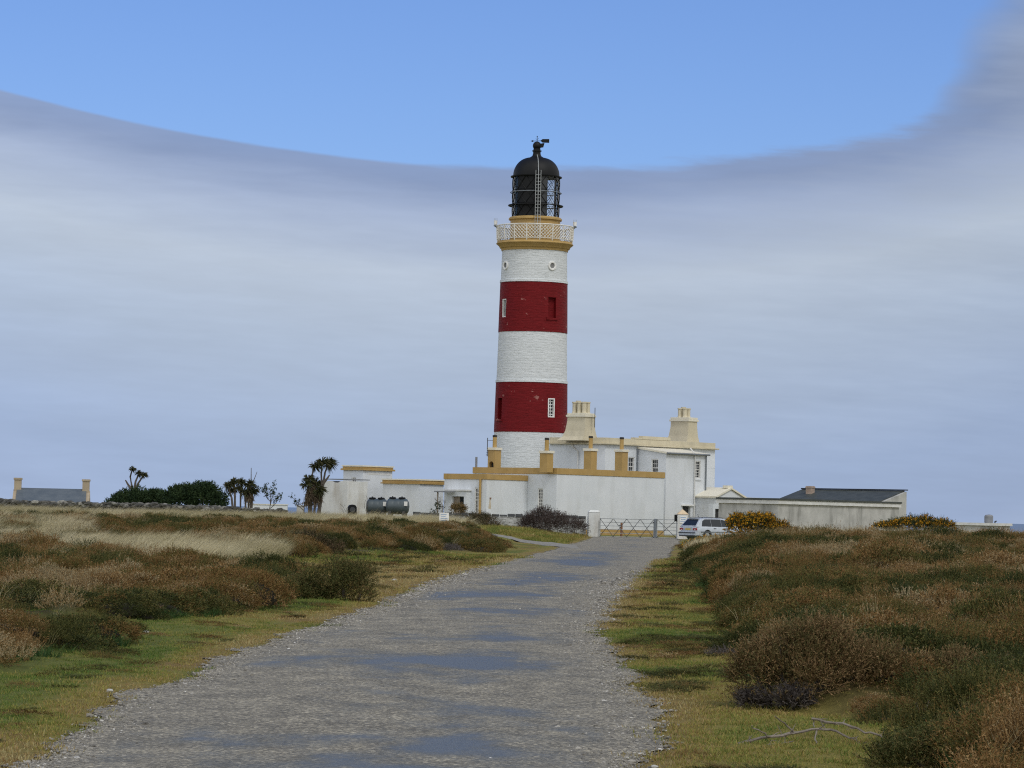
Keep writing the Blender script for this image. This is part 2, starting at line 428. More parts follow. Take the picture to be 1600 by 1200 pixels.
def heathL(x, y):     # 0..1 heather cover on the left
    s = RL(y) - x
    j = fbm(x * .7, y * .35, 3) - .5
    front = sm(y + 14 * j, 43.0 - 3.2 * np.clip(-x - 4.0, 0, 4), 47.0 - 3.2 * np.clip(-x - 4.0, 0, 4)) * (1 - sm(y + 8 * j, 61, 66)) * sm(s, 1.4 + .9 * j, 2.1 + .9 * j) * sm(-x, 3.6, 4.1)
    bl = bank_line(x)
    back = sm(y - bl + 8 * j, 0, 2.5) * (1 - sm(y - np.minimum(track_line(x), 168) + 14 * j, -14, -6)) * sm(s, .4, 1.2) * (1 - .9 * sm(x + 1.2 * j, -1.6, -.2))
    low = sm(y, 30, 31.5) * (1 - sm(y, 36, 38)) * sm(-x + 1.6 * j, 4.2, 4.8)
    return np.maximum(np.maximum(np.maximum(front, back), low), gaps(x, y)) * (1 - sm(-x - .165 * y, 8, 13))
def heathR(x, y):
    q = x - HB(y) + 1.1 * (fbm(x * .8, y * .4, 9) - .5)
    return sm(q - .75 * (1 - sm(y, 23.5, 26.5)), 0, .6) * (1 - sm(y, 172, 186)) * (1 - sm(x - .165 * y, 8, 13))
def H(x, y):
    x = np.asarray(x, float); y = np.asarray(y, float)
    s = RL(y) - x; q = x - HB(y)
    road = (sm(s, 0, 1.2) + sm(x - RRt(y), 0, 1.2))
    z = .14 * sm(y, 40, 66) * sm(s, 1.5, 5)
    z = z + .33 * sm(y - bank_line(x), 0, 13) * sm(s, 1.2, 6.5) * (1 - .65 * sm(y - track_line(x), -9, -3) * (1 - sm(y - track_line(x), 3, 14)))
    z = z + sm(q, 0, 2.2 + 3.5 * sm(y, 90, 140)) * (.03 + .52 * sm(y, 25, 108)) * (1 - .8 * sm(y, 140, 182))
    z = z + .10 * sm(y, 165, 205)
    hl = heathL(x, y); hr = heathR(x, y)
    hum = domes(x, y)[0] - .12 + .35 * (fbm(x * .4, y * .25, 21, 3) - .5)
    z = z + hum * (.34 * hr + .28 * hl) * (1 - .45 * sm(y, 90, 130)) + (fbm(x * .9, y * .6, 5, 3) - .5) * .14 * np.clip(road, 0, 1) * (1 - sm(y, 170, 190))
    z = z - .9 * sm(y, 225, 262) * sm(x, 22, 34)
    z = z - 4.2 * sm(y, 330, 470)
    return z
def Hs(x, y): return float(H(x, y))

def grid_ground():
    xs = np.concatenate([-np.geomspace(13, 4000, 46)[::-1], np.linspace(-12.8, 13, 216)[:-1], np.geomspace(13, 4000, 46)])
    ys = np.concatenate([np.linspace(-400, -10, 14), np.linspace(-5, 14, 14), np.arange(14.3, 62, .26), np.arange(62.2, 120, .5), np.arange(120.5, 230, 1.1), np.geomspace(231.5, 520, 40)])
    X, Y = np.meshgrid(xs, ys)
    Z = H(X, Y)
    V = np.stack([X.ravel(), Y.ravel(), Z.ravel()], 1)
    nx = len(xs); ny = len(ys)
    idx = np.arange(nx * ny).reshape(ny, nx)
    Fq = np.stack([idx[:-1, :-1].ravel(), idx[:-1, 1:].ravel(), idx[1:, 1:].ravel(), idx[1:, :-1].ravel()], 1)
    me = bpy.data.meshes.new('ground')
    me.vertices.add(len(V)); me.vertices.foreach_set('co', V.astype(np.float32).ravel())
    me.loops.add(Fq.size); me.loops.foreach_set('vertex_index', Fq.ravel().astype(np.int32))
    me.polygons.add(len(Fq)); me.polygons.foreach_set('loop_start', np.arange(0, Fq.size, 4, dtype=np.int32)); me.polygons.foreach_set('loop_total', np.full(len(Fq), 4, np.int32))
    me.update(calc_edges=True)
    me.polygons.foreach_set('use_smooth', [True] * len(Fq))
    heath = np.maximum(heathL(X, Y), heathR(X, Y)).ravel()
    lush = lushness(X, Y).ravel()
    for nm, arr in (('heath', heath), ('lush', lush)):
        a = me.attributes.new(nm, 'FLOAT', 'POINT'); a.data.foreach_set('value', arr.astype(np.float32))
    o = bpy.data.objects.new('ground', me); COL.objects.link(o)
    me.materials.append(ground_mat())
    return tag(o, kind='structure')
def lushness(x, y):   # greener turf in damp patches
    s = RL(y) - x
    n = fbm(x * .5, y * .22, 31)
    l = sm(n, .46, .62)
    l = np.maximum(l, .9 * sm(s, 1.2, 2.2) * sm(y, 36, 42) * (1 - sm(y, 52, 58)) * sm(fbm(x * .9, y * .4, 77), .36, .5))
    brown = sm(s, -.2, .3) * (1 - sm(s, 2.2, 3.4)) * sm(y, 54, 60) * (1 - sm(y, 84, 96))   # worn brown turf at the passing place
    return l * (1 - .7 * (1 - sm(s, .1, .9)) * (s > 0)) * (1 - brown) - np.maximum(brown * .9, .75 * sm(fbm(x * .8, y * .4, 33), .30, .5) * np.maximum((s > -.2) * (1 - sm(s, .2, .9)), (x - RRt(y) > -.2) * (1 - sm(x - RRt(y), .15, .7))))
def ground_mat():
    mt, nt, b = newmat('turf')
    big = noise(nt, .55, 5, .6, stretch(nt, 1, .55, 1)); fine = noise(nt, 9, 6, .7); vf = noise(nt, 60, 3, .7)
    c = ramp(nt, fine, [(.25, (.14, .125, .032)), (.5, (.235, .20, .055)), (.75, (.32, .275, .09))])
    red = nt.nodes.new('ShaderNodeMapRange'); nt.links.new(big, red.inputs[0]); red.inputs[1].default_value = .52; red.inputs[2].default_value = .66
    c = mixc(nt, mathn(nt, 'MULTIPLY', red.outputs[0], .75), c, (.21, .13, .06))
    lu = nt.nodes.new('ShaderNodeAttribute'); lu.attribute_name = 'lush'
    lp_ = nt.nodes.new('ShaderNodeClamp'); nt.links.new(lu.outputs['Fac'], lp_.inputs[0]); ln_ = nt.nodes.new('ShaderNodeClamp'); nt.links.new(mathn(nt, 'MULTIPLY', lu.outputs['Fac'], -1.0), ln_.inputs[0])
    c = mixc(nt, mathn(nt, 'MULTIPLY', lp_.outputs[0], .7), c, (.10, .14, .034))
    c = mixc(nt, mathn(nt, 'MULTIPLY', ln_.outputs[0], .8), c, (.235, .165, .08))
    he = nt.nodes.new('ShaderNodeAttribute'); he.attribute_name = 'heath'
    c = mixc(nt, mathn(nt, 'MULTIPLY', he.outputs['Fac'], .72), c, (.045, .034, .02))
    c = mixc(nt, .35, c, ramp(nt, vf, [(.3, (.5, .5, .5)), (.7, (1, 1, 1))]), 'MULTIPLY')
    nt.links.new(c, b.inputs['Base Color']); b.inputs['Roughness'].default_value = .9; b.inputs['Specular IOR Level'].default_value = .08
    bump(nt, b, mathn(nt, 'ADD', fine, mathn(nt, 'MULTIPLY', vf, .4)), .8, .05)
    return mt
ground = grid_ground()

def road_strip(name, ys, left, right, mat, lift=.012, ncol=48, kind='structure'):
    rows = []
    for y in ys:
        a, b_ = left(y), right(y)
        t = np.linspace(0, 1, ncol); x = a + (b_ - a) * t
        crown = .03 * (1 - (2 * t - 1) ** 2)
        z = H(x, np.full_like(x, y)) + lift + crown * 0.6
        rows.append(np.stack([x, np.full_like(x, y), z], 1))
    V = np.concatenate(rows); n = len(ys)
    mbb = MB(); mbb.v = [tuple(p) for p in V.tolist()]
    mbb.f = [(j * ncol + i, j * ncol + i + 1, (j + 1) * ncol + i + 1, (j + 1) * ncol + i) for j in range(n - 1) for i in range(ncol - 1)]
    o = mbb.build(name, mat, None, smooth=True, recalc=False)
    return tag(o, kind=kind)
def edge_j(y, seed): return (fbm(np.asarray(y) * .9, np.asarray(y) * 0 + seed, seed, 4) - .5) * .55 + (fbm(np.asarray(y) * 4.0, np.asarray(y) * 0 + seed, seed + 5, 2) - .5) * .16
ROAD_L = lambda y: float(RL(y) + edge_j(y, 3))
ROAD_R = lambda y: float(RRt(y) + edge_j(y, 11))
def road_mat():
    mt, nt, b = newmat('worn_tarmac')
    st = stretch(nt, .62, .30, 1)
    n1 = noise(nt, 1.0, 4, .55, st); n2 = noise(nt, 3.2, 6, .65, st)
    grit = noise(nt, 55, 4, .8); vor = nt.nodes.new('ShaderNodeTexVoronoi'); vor.inputs['Scale'].default_value = 42
    tc = nt.nodes.new('ShaderNodeTexCoord'); nt.links.new(tc.outputs['Object'], vor.inputs['Vector'])
    dry = ramp(nt, grit, [(.3, (.17, .158, .13)), (.55, (.27, .252, .21)), (.72, (.41, .385, .325))])
    cell = ramp(nt, vor.outputs['Color'], [(.0, (.38, .38, .38)), (.6, (.95, .95, .95)), (.9, (2.3, 2.25, 2.1))])
    dry = mixc(nt, .8, dry, cell, 'MULTIPLY')
    at_ = nt.nodes.new('ShaderNodeAttribute'); at_.attribute_name = 'damp'
    w = mathn(nt, 'ADD', at_.outputs['Fac'], mathn(nt, 'MULTIPLY', mathn(nt, 'SUBTRACT', n2, .5), 2.2))
    wet = nt.nodes.new('ShaderNodeMapRange'); wet.interpolation_type = 'SMOOTHSTEP'; nt.links.new(w, wet.inputs[0]); wet.inputs[1].default_value = .0; wet.inputs[2].default_value = 1.2
    wf = wet.outputs[0]
    mot = noise(nt, 2.2, 6, .7, stretch(nt, 1, .5, 1))
    dry = mixc(nt, .75, dry, ramp(nt, mot, [(.28, (.50, .51, .53)), (.5, (.95, .94, .92)), (.72, (1.45, 1.42, 1.34))]), 'MULTIPLY')
    c = mixc(nt, mathn(nt, 'MULTIPLY', wf, .92), dry, ramp(nt, grit, [(.3, (.070, .076, .070)), (.7, (.145, .153, .140))]))
    nt.links.new(c, b.inputs['Base Color'])
    r_ = nt.nodes.new('ShaderNodeMapRange'); nt.links.new(wf, r_.inputs[0]); r_.inputs[3].default_value = .85; r_.inputs[4].default_value = .42
    nt.links.new(r_.outputs[0], b.inputs['Roughness'])
    s_ = nt.nodes.new('ShaderNodeMapRange'); nt.links.new(wf, s_.inputs[0]); s_.inputs[3].default_value = .12; s_.inputs[4].default_value = .19
    nt.links.new(s_.outputs[0], b.inputs['Specular IOR Level'])
    bp = nt.nodes.new('ShaderNodeBump'); bp.inputs['Distance'].default_value = .012
    nt.links.new(mathn(nt, 'ADD', grit, vor.outputs['Distance']), bp.inputs['Height'])
    bs = nt.nodes.new('ShaderNodeMapRange'); nt.links.new(wf, bs.inputs[0]); bs.inputs[3].default_value = .8; bs.inputs[4].default_value = .25
    nt.links.new(bs.outputs[0], bp.inputs['Strength']); nt.links.new(bp.outputs[0], b.inputs['Normal'])
    return mt
MT['road'] = road_mat()
def track_mat():
    return painted('gravel_track', (.19, .18, .155), (.31, .295, .255), 4, .9, 14, .7)
MT['track'] = track_mat()
road = road_strip('road', np.concatenate([np.arange(8, 70, .22), np.arange(70.3, 216, .6)]), ROAD_L, ROAD_R, 'road')
# damp, worn patches of the lane, in metres: x, y, half width, half length, strength
DAMP = [(-.42, 33.6, .95, 1.9, .95), (-.55, 30.2, .42, .8, .6), (-1.75, 22.6, .45, .9, .8), (-.5, 22.4, .40, .9, .9), (.70, 24.0, .30, .8, .7), (-1.05, 60.5, .9, 2.6, .9), (.05, 62.0, .62, 3.2, .8),
        (.25, 50.6, 1.3, 1.1, .7), (1.9, 106, 1.2, 9, .9), (-1.75, 40.0, .75, 1.8, .7), (.0, 40.5, .9, 1.2, .6), (-2.3, 32.5, .35, 1.0, .5), (.80, 28.3, .25, .7, .6), (-1.0, 26.9, .4, 1.0, .7), (3.0, 128, 1.4, 7, .55),
        (.9, 80, 1.2, 6, .6), (-.2, 26.0, .6, 1.1, .55), (-.9, 19.5, 1.0, .9, .6), (.1, 72, .7, 3, .5)]
def dampness(x, y):
    d = np.zeros_like(x)
    xw = x + (fbm(x * 1.0, y * .5, 201) - .5) * 1.6; yw = y + (fbm(x * 1.1, y * .4, 202) - .5) * (2.5 + y * .05)
    for (cx, cy, hw, hl, st) in DAMP:
        q = ((xw - cx) / hw) ** 2 + ((yw - cy) / hl) ** 2
        d = d + st * .85 * np.exp(-q * .9)
    return np.minimum(d, 1.1) * 1.15 + 1.25 * (fbm(x * .8, y * .3, 203, 5) - .5)
_co = np.empty(len(road.data.vertices) * 3, np.float32); road.data.vertices.foreach_get('co', _co); _co = _co.reshape(-1, 3).astype(float)
_t = (_co[:, 0] - RL(_co[:, 1])) / (RRt(_co[:, 1]) - RL(_co[:, 1]))
_a = road.data.attributes.new('damp', 'FLOAT', 'POINT'); _a.data.foreach_set('value', ((dampness(_co[:, 0], _co[:, 1]) + .30 * sm(_t, .22, .45) * (1 - sm(_t, .62, .85))) * sm(_t, .0, .12) * (1 - sm(_t, .88, 1.0)) - .5 * (1 - sm(_t, .0, .12)) - .5 * sm(_t, .88, 1.0)).astype(np.float32))
def track_strip():
    # gravel side track leaving the lane towards the left, drawn as a ribbon across x
    xs = np.linspace(3.2, -42, 90); ncol = 6; V = []
    for x in xs:
        yc = float(track_line(x)) if x > -6 else float(track_line(-6) + (-6 - x) * .6)
        w = 5.5 if x < 1 else 5.5 + (x - 1) * 2
        for k in range(ncol):
            y = yc + (k / (ncol - 1) - .5) * 2 * w + (fbm(x * .8, k * 3.1, 5) - .5) * 2
            V.append((x, y, Hs(x, y) + .10 - .08 * abs(k / (ncol - 1) - .5) * 2))
    b = MB(); b.v = V; b.f = [(i * ncol + k, i * ncol + k + 1, (i + 1) * ncol + k + 1, (i + 1) * ncol + k) for i in range(len(xs) - 1) for k in range(ncol - 1)]
    return tag(b.build('side_track', 'track', None, smooth=True), kind='structure')
side_track = track_strip()
def sea():
    mt, nt, b = newmat('sea_water'); b.inputs['Base Color'].default_value = (.035, .06, .09, 1); b.inputs['Roughness'].default_value = .25
    bump(nt, b, noise(nt, .35, 5, .6, stretch(nt, 1, .35, 1)), .4, .4)
    q = MB(); q.add([(-40000, 395, -3.6), (40000, 395, -3.6), (40000, 45000, -3.6), (-40000, 45000, -3.6)], [(0, 1, 2, 3)])
    return tag(q.build('sea', mt, None, recalc=False), kind='structure')
sea()
# ------------------------------------------------------------------ ground cover (uncountable: stuff)
def unit(v): return v / np.maximum(np.linalg.norm(v, axis=1, keepdims=True), 1e-9)
def sprig_tris(P, D, L, nleaf, ll, lw, stem_w=.004, spread=.9, up=.35, g=rng):
    """twigs with small leaves: returns (k*3,3) triangle corners"""
    n = len(P); out = []
    D = unit(D)
    side = unit(np.cross(D, g.normal(size=(n, 3))))
    L = np.broadcast_to(L, (n,))
    if stem_w:
        out.append(np.stack([P - side * stem_w, P + side * stem_w, P + D * L[:, None]], 1).reshape(-1, 3))
    for k in range(nleaf):
        t = g.uniform(.12, 1.0, n)
        p = P + D * (L * t)[:, None]
        d = unit(D * (.25 + up) + g.normal(size=(n, 3)) * spread * .6)
        s = unit(np.cross(d, g.normal(size=(n, 3))))
        l = ll * g.uniform(.6, 1.25, n); w = lw * g.uniform(.7, 1.2, n)
        out.append(np.stack([p - s * w[:, None] * .5, p + s * w[:, None] * .5, p + d * l[:, None]], 1).reshape(-1, 3))
    return np.concatenate(out)
def blades(n, rad, hmin, hmax, w, lean=(0, 0), curve=.3, spread=.35, segs=3, g=rng):
    """grass blades: each a strip tapering to a point; returns verts, faces"""
    V = []; Fc = []
    ang = g.uniform(0, 2 * np.pi, n); r = rad * np.sqrt(g.uniform(0, 1, n))
    for i in range(n):
        x, y = r[i] * math.cos(ang[i]), r[i] * math.sin(ang[i])
        h = g.uniform(hmin, hmax)
        dx = x / max(rad, 1e-6) * spread + g.normal() * .12 + lean[0]; dy = y / max(rad, 1e-6) * spread + g.normal() * .12 + lean[1]
        a = g.uniform(0, np.pi); sx, sy = math.cos(a) * w / 2, math.sin(a) * w / 2
        b = len(V)
        for k in range(segs):
            t = k / segs; off = t * .6 + curve * t * t * 1.6; zz = h * (t - .22 * curve * t * t)
            ww = 1 - .75 * t
            V.append((x + dx * h * off - sx * ww, y + dy * h * off - sy * ww, zz)); V.append((x + dx * h * off + sx * ww, y + dy * h * off + sy * ww, zz))
        off = .6 + curve * 1.6
        V.append((x + dx * h * off, y + dy * h * off, h * (1 - .22 * curve)))
        for k in range(segs - 1): Fc.append((b + 2 * k, b + 2 * k + 1, b + 2 * k + 3, b + 2 * k + 2))
        Fc.append((b + 2 * segs - 2, b + 2 * segs - 1, b + 2 * segs))
    return V, Fc
def tri_mesh(name, V, mat, per=3):
    me = bpy.data.meshes.new(name); n = len(V); k = n // per
    me.vertices.add(n); me.vertices.foreach_set('co', np.asarray(V, np.float32).ravel())
    me.loops.add(n); me.loops.foreach_set('vertex_index', np.arange(n, dtype=np.int32))
    me.polygons.add(k); me.polygons.foreach_set('loop_start', np.arange(0, n, per, dtype=np.int32)); me.polygons.foreach_set('loop_total', np.full(k, per, np.int32))
    me.update(calc_edges=True); me.materials.append(MT[mat] if isinstance(mat, str) else mat)
    return me
def scatter(name, label, cat, pts, scl, rot, tint, meshes):
    """one uncountable mass: small plants set out over the ground with geometry nodes"""
    n = len(pts)
    me = bpy.data.meshes.new(name); me.vertices.add(n); me.vertices.foreach_set('co', np.asarray(pts, np.float32).ravel())
    a = me.attributes.new('scl', 'FLOAT_VECTOR', 'POINT'); a.data.foreach_set('vector', np.asarray(scl, np.float32).ravel())
    a = me.attributes.new('rot', 'FLOAT_VECTOR', 'POINT'); a.data.foreach_set('vector', np.asarray(rot, np.float32).ravel())
    a = me.attributes.new('tint', 'FLOAT', 'POINT'); a.data.foreach_set('value', np.asarray(tint, np.float32))
    a = me.attributes.new('idx', 'INT', 'POINT'); a.data.foreach_set('value', rng.integers(0, len(meshes), n).astype(np.int32))
    me.update()
    o = bpy.data.objects.new(name, me); COL.objects.link(o)
    src = bpy.data.collections.new(name + '_kinds')
    for i, k in enumerate(meshes): src.objects.link(bpy.data.objects.new('%s_kind' % name, k))
    ng = bpy.data.node_groups.new(name, 'GeometryNodeTree')
    ng.interface.new_socket('Geometry', in_out='INPUT', socket_type='NodeSocketGeometry'); ng.interface.new_socket('Geometry', in_out='OUTPUT', socket_type='NodeSocketGeometry')
    N = ng.nodes; L = ng.links
    gi = N.new('NodeGroupInput'); go = N.new('NodeGroupOutput'); ip = N.new('GeometryNodeInstanceOnPoints'); ci = N.new('GeometryNodeCollectionInfo')
    ci.inputs['Collection'].default_value = src; ci.inputs['Separate Children'].default_value = True; ci.inputs['Reset Children'].default_value = True
    def na(nm, ty):
        x = N.new('GeometryNodeInputNamedAttribute'); x.data_type = ty; x.inputs['Name'].default_value = nm; return [s for s in x.outputs if s.enabled and s.name == 'Attribute'][0]
    L.new(gi.outputs[0], ip.inputs['Points']); L.new(ci.outputs[0], ip.inputs['Instance']); ip.inputs['Pick Instance'].default_value = True
    L.new(na('idx', 'INT'), ip.inputs['Instance Index'])
    e2r = N.new('FunctionNodeEulerToRotation'); L.new(na('rot', 'FLOAT_VECTOR'), e2r.inputs[0]); L.new(e2r.outputs[0], ip.inputs['Rotation'])
    L.new(na('scl', 'FLOAT_VECTOR'), ip.inputs['Scale']); L.new(ip.outputs[0], go.inputs[0])
    md = o.modifiers.new('spread', 'NODES'); md.node_group = ng
    return tag(o, label, cat, kind='stuff')
HEATH_RAMP = [(.0, (.036, .046, .012)), (.18, (.066, .072, .018)), (.36, (.135, .120, .036)), (.52, (.160, .086, .028)), (.68, (.205, .114, .040)), (.84, (.31, .20, .085)), (1.0, (.32, .265, .155))]
MT['heather'] = leafmat('heather', HEATH_RAMP)
MT['herb'] = leafmat('herb', [(0, (.025, .06, .018)), (.5, (.055, .11, .03)), (1, (.12, .16, .05))], transl=.2)
MT['straw'] = leafmat('straw', [(0, (.19, .18, .075)), (.35, (.36, .31, .165)), (.7, (.54, .47, .285)), (1, (.65, .585, .39))], rough=.6, transl=.25, island=.5)
MT['turfgrass'] = leafmat('turfgrass', [(0, (.085, .15, .03)), (.3, (.175, .205, .045)), (.6, (.32, .265, .075)), (.85, (.30, .19, .085)), (1, (.42, .36, .17))], transl=.2, island=.5)
MT['gravel'] = leafmat('gravel', [(0, (.09, .085, .075)), (.5, (.26, .24, .20)), (.8, (.42, .40, .36)), (1, (.62, .61, .58))], rough=.8, spec=.2, island=0, wander=0)

def heather_kind(seed, n=190, R_=.30, hgt=.20):
    g = np.random.default_rng(seed)
    a = g.uniform(0, 2 * np.pi, n); r = R_ * np.sqrt(g.uniform(0, 1, n))
    lump = 1 + .35 * np.sin(a * 3 + seed) * (r / R_)
    z = hgt * (1 - (r / R_) ** 2) * lump * g.uniform(.35, 1.0, n)
    P = np.stack([r * np.cos(a), r * np.sin(a), z - .03], 1)
    D = np.stack([np.cos(a) * r / R_ * .8, np.sin(a) * r / R_ * .8, np.full(n, .75)], 1) + g.normal(size=(n, 3)) * .28
    return tri_mesh('heather_clump', sprig_tris(P, D, g.uniform(.09, .18, n), 12, .024, .0085, .003, g=g), 'heather')
def stalky_kind(seed, n=120, R_=.26, hgt=.16):       # drier, twiggier, taller shoots
    g = np.random.default_rng(seed)
    a = g.uniform(0, 2 * np.pi, n); r = R_ * np.sqrt(g.uniform(0, 1, n))
    P = np.stack([r * np.cos(a), r * np.sin(a), hgt * (1 - (r / R_) ** 2) * g.uniform(.3, 1, n) - .03], 1)
    D = np.stack([np.cos(a) * r / R_ * .5, np.sin(a) * r / R_ * .5, np.full(n, 1.0)], 1) + g.normal(size=(n, 3)) * .22
    return tri_mesh('heather_clump', sprig_tris(P, D, g.uniform(.16, .30, n), 14, .019, .008, .003, .8, .5, g=g), 'heather')
def cushion_kind(seed, n=3600, h=.56):
    """a rounded heather cushion about one unit in radius: twiggy inside painted near black as crevice shade, dense short shoots all over"""
    g = np.random.default_rng(seed)
    K = 52
    kz = (np.arange(K) + .5) / K; ka = np.arange(K) * 2.39996 + g.uniform(0, 6.28); ks = np.sqrt(1 - kz ** 2)
    dirs = unit(np.stack([ks * np.cos(ka), ks * np.sin(ka), kz], 1) + g.normal(size=(K, 3)) * .10)
    dirs[:, 2] = np.abs(dirs[:, 2])
    cen = dirs * g.uniform(.62, .86, (K, 1)) ; rad = g.uniform(.15, .30, K); lt = np.clip(g.normal(size=K) * .13, -.3, .3)
    def rr(az, el): return .70
    k = g.choice(K, n, p=rad ** 2 / (rad ** 2).sum())
    d = unit(dirs[k] * .75 + unit(g.normal(size=(n, 3))))
    P = (cen[k] + d * (rad[k] * g.uniform(.72, 1.0, n))[:, None]) * np.array([1, 1, h])
    D = d * np.array([1, 1, 1.2]) + np.array([.08, 0, .40]) + g.normal(size=(n, 3)) * .28
    V = sprig_tris(P, D, g.uniform(.05, .115, n) * (1 + .8 * (g.uniform(size=n) < .08)), 6, .034, .0135, .0035, .9, .4, g=g)
    lump = np.tile(np.repeat(lt[k], 3), 7)
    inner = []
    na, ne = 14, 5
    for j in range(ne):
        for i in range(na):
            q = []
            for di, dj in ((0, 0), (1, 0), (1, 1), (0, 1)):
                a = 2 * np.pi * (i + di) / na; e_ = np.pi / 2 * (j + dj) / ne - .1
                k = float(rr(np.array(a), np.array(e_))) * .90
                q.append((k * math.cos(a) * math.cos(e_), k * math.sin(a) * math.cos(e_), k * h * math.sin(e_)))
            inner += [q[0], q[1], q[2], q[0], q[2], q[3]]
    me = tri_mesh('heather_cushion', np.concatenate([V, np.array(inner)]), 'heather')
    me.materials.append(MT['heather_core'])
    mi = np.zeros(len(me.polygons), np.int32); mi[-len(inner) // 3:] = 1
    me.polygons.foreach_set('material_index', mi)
    la = me.attributes.new('lump', 'FLOAT', 'POINT'); la.data.foreach_set('value', np.concatenate([lump, np.zeros(len(inner))]).astype(np.float32))
    return me
MT['heather_core'] = painted('heather_core', (.014, .012, .007), (.03, .024, .012), 9, .9, 20, .8, bdist=.05)  # inner twigs, coloured near black to stand in for deep shade between shoots
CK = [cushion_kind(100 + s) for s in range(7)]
HK = [heather_kind(s) for s in (1, 2, 3, 4)] + [stalky_kind(s) for s in (11, 12)]
def grass_kind(seed, mat, n, rad, h0, h1, w, lean, curve, spread=.35):
    g = np.random.default_rng(seed)
    V, Fc = blades(n, rad, h0, h1, w, lean, curve, spread, 3, g)
    me = bpy.data.meshes.new('grass_tuft'); me.from_pydata(V, [], Fc); me.materials.append(MT[mat]); return me
MARRAM = [grass_kind(s, 'straw', 75, .16, .45, .85, .011, (.55, .0), .55) for s in (21, 22, 23)]
SHORT = [grass_kind(s, 'turfgrass', 26, .085, .008, .028, .006, (.1, 0), .4, .7) for s in (31, 32, 33)]
HERB = [grass_kind(s, 'herb', 40, .10, .05, .15, .009, (.15, 0), .5, .7) for s in (41, 42)]

def tint_field(x, y):
    a = fbm(x * .42, y * .26, 51, 3); b = fbm(x * 1.7, y * 1.1, 57, 3)
    h, i = domes(x, y)
    return np.clip(.47 + (a - .5) * 1.7 + (b - .5) * .9 + (i - .5) * .62 + (h - .45) * .28, 0, 1)
def place_heather(name, label, xf, y0, y1, cover, keep=lambda x, y: 1.0):
    """rounded cushions of many sizes grown into each other"""
    P = []
    y = y0
    while y < y1:
        step = .62 * max(1.0, (y / 45.0) ** .42); dy = step
        xa, xb = xf(y)
        n = int((xb - xa) / step * .95)
        xx = rng.uniform(xa, xb, n); yy = rng.uniform(y, y + dy, n)
        k = rng.uniform(size=n) < cover(xx, yy) * 1.1 - .18
        P.append(np.stack([xx[k], yy[k], np.full(k.sum(), step)], 1)); y += dy
    P = np.concatenate(P); x, y, s = P.T; n = len(x)
    edge = cover(x, y)
    big = fbm(x * .5, y * .3, 61, 3)
    r = s * np.clip(np.exp(rng.normal(size=n) * .34), .4, 1.8) * (.50 + .62 * big) * (.6 + .4 * edge)
    rz = r * rng.uniform(.8, 1.45, n) * np.clip(1.25 - .25 * r / .6, .6, 1.1) * (.62 + .38 * edge)
    rz = rz * (1 - .35 * sm(y, 105, 140) * (x > 0)) * (1 - .45 * sm(-x, 3.4, 4.6) * (1 - sm(y, 42, 52)))
    rz = rz * (1 - .45 * sm(y, 110, 145) * (1 - sm(x - HB(y), 1.0, 6.0)) * (x > 0))
    nr = .42 + .58 * sm(y, 23, 29); rz = rz * nr; r = r * (.7 + .3 * nr)
    z = H(x, y) - .05 - .12 * r
    a = fbm(x * .30, y * .16, 51, 3)
    t = .43 + (a - .5) * 1.9 - .10 * sm(y, 85, 110) * (x < 0) + rng.normal(size=n) * .20 - .22 * (1 - edge) - .30 * sm(-x, 3.4, 4.4) * (1 - sm(y, 42, 52))
    rot = np.stack([rng.normal(size=n) * .10, rng.normal(size=n) * .10, rng.uniform(0, 6.28, n)], 1)
    print(name, n)
    return scatter(name, label, 'heather', np.stack([x, y, z], 1), np.stack([r, r, rz], 1), rot, np.clip(t, 0.02, .98), CK)
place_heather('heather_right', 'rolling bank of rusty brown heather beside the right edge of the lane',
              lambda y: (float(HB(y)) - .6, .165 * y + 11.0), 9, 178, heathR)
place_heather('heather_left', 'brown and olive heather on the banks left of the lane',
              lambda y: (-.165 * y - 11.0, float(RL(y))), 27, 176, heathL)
def place(name, label, cat, n, gen, meshes, s0, s1, tintf, tilt=.1, face=False, zs=(1, 1), sink=.0):
    x, y, w = gen(n); n = len(x)
    s = rng.uniform(s0, s1, n) * w
    rot = np.stack([rng.normal(size=n) * tilt, rng.normal(size=n) * tilt, rng.normal(size=n) * .5 if face else rng.uniform(0, 6.28, n)], 1)
    sv = np.stack([s, s, s * rng.uniform(*zs, n)], 1)
    print(name, n)
    return scatter(name, label, cat, np.stack([x, y, H(x, y) - sink], 1), sv, rot, np.clip(tintf(x, y), 0, 1), meshes)
# marram: strips of pale grass blown over to the right
def gen_marram_left(n):
    y = rng.uniform(66, 128, n * 4); x = rng.uniform(-.165, .01, n * 4) * y
    s = RL(y) - x
    far = np.where(x < -.133 * y, 126, 99)
    c = sm(y + 8 * (fbm(x * .5, y * .2, 71) - .5), 67, 73) * (1 - sm(y + 9 * (fbm(x * .5, y * .3, 72) - .5), far - 5, far + 2)) * sm(-x + 1.0 * (fbm(x, y * .3, 73) - .5), 6.2, 6.9)
    c = c * (1 - .92 * gaps(x, y))
    k = rng.uniform(size=len(x)) < c; x, y = x[k][:n], y[k][:n]
    return x, y, np.ones(len(x))
place('marram_grass', 'pale straw coloured grass blown over in a strip behind the left heather', 'grass', 4200, gen_marram_left, MARRAM, .55, .95,
      lambda x, y: .68 + (fbm(x * .5, y * .2, 74) - .5) * 1.5 + rng.normal(size=len(x)) * .12, face=True)
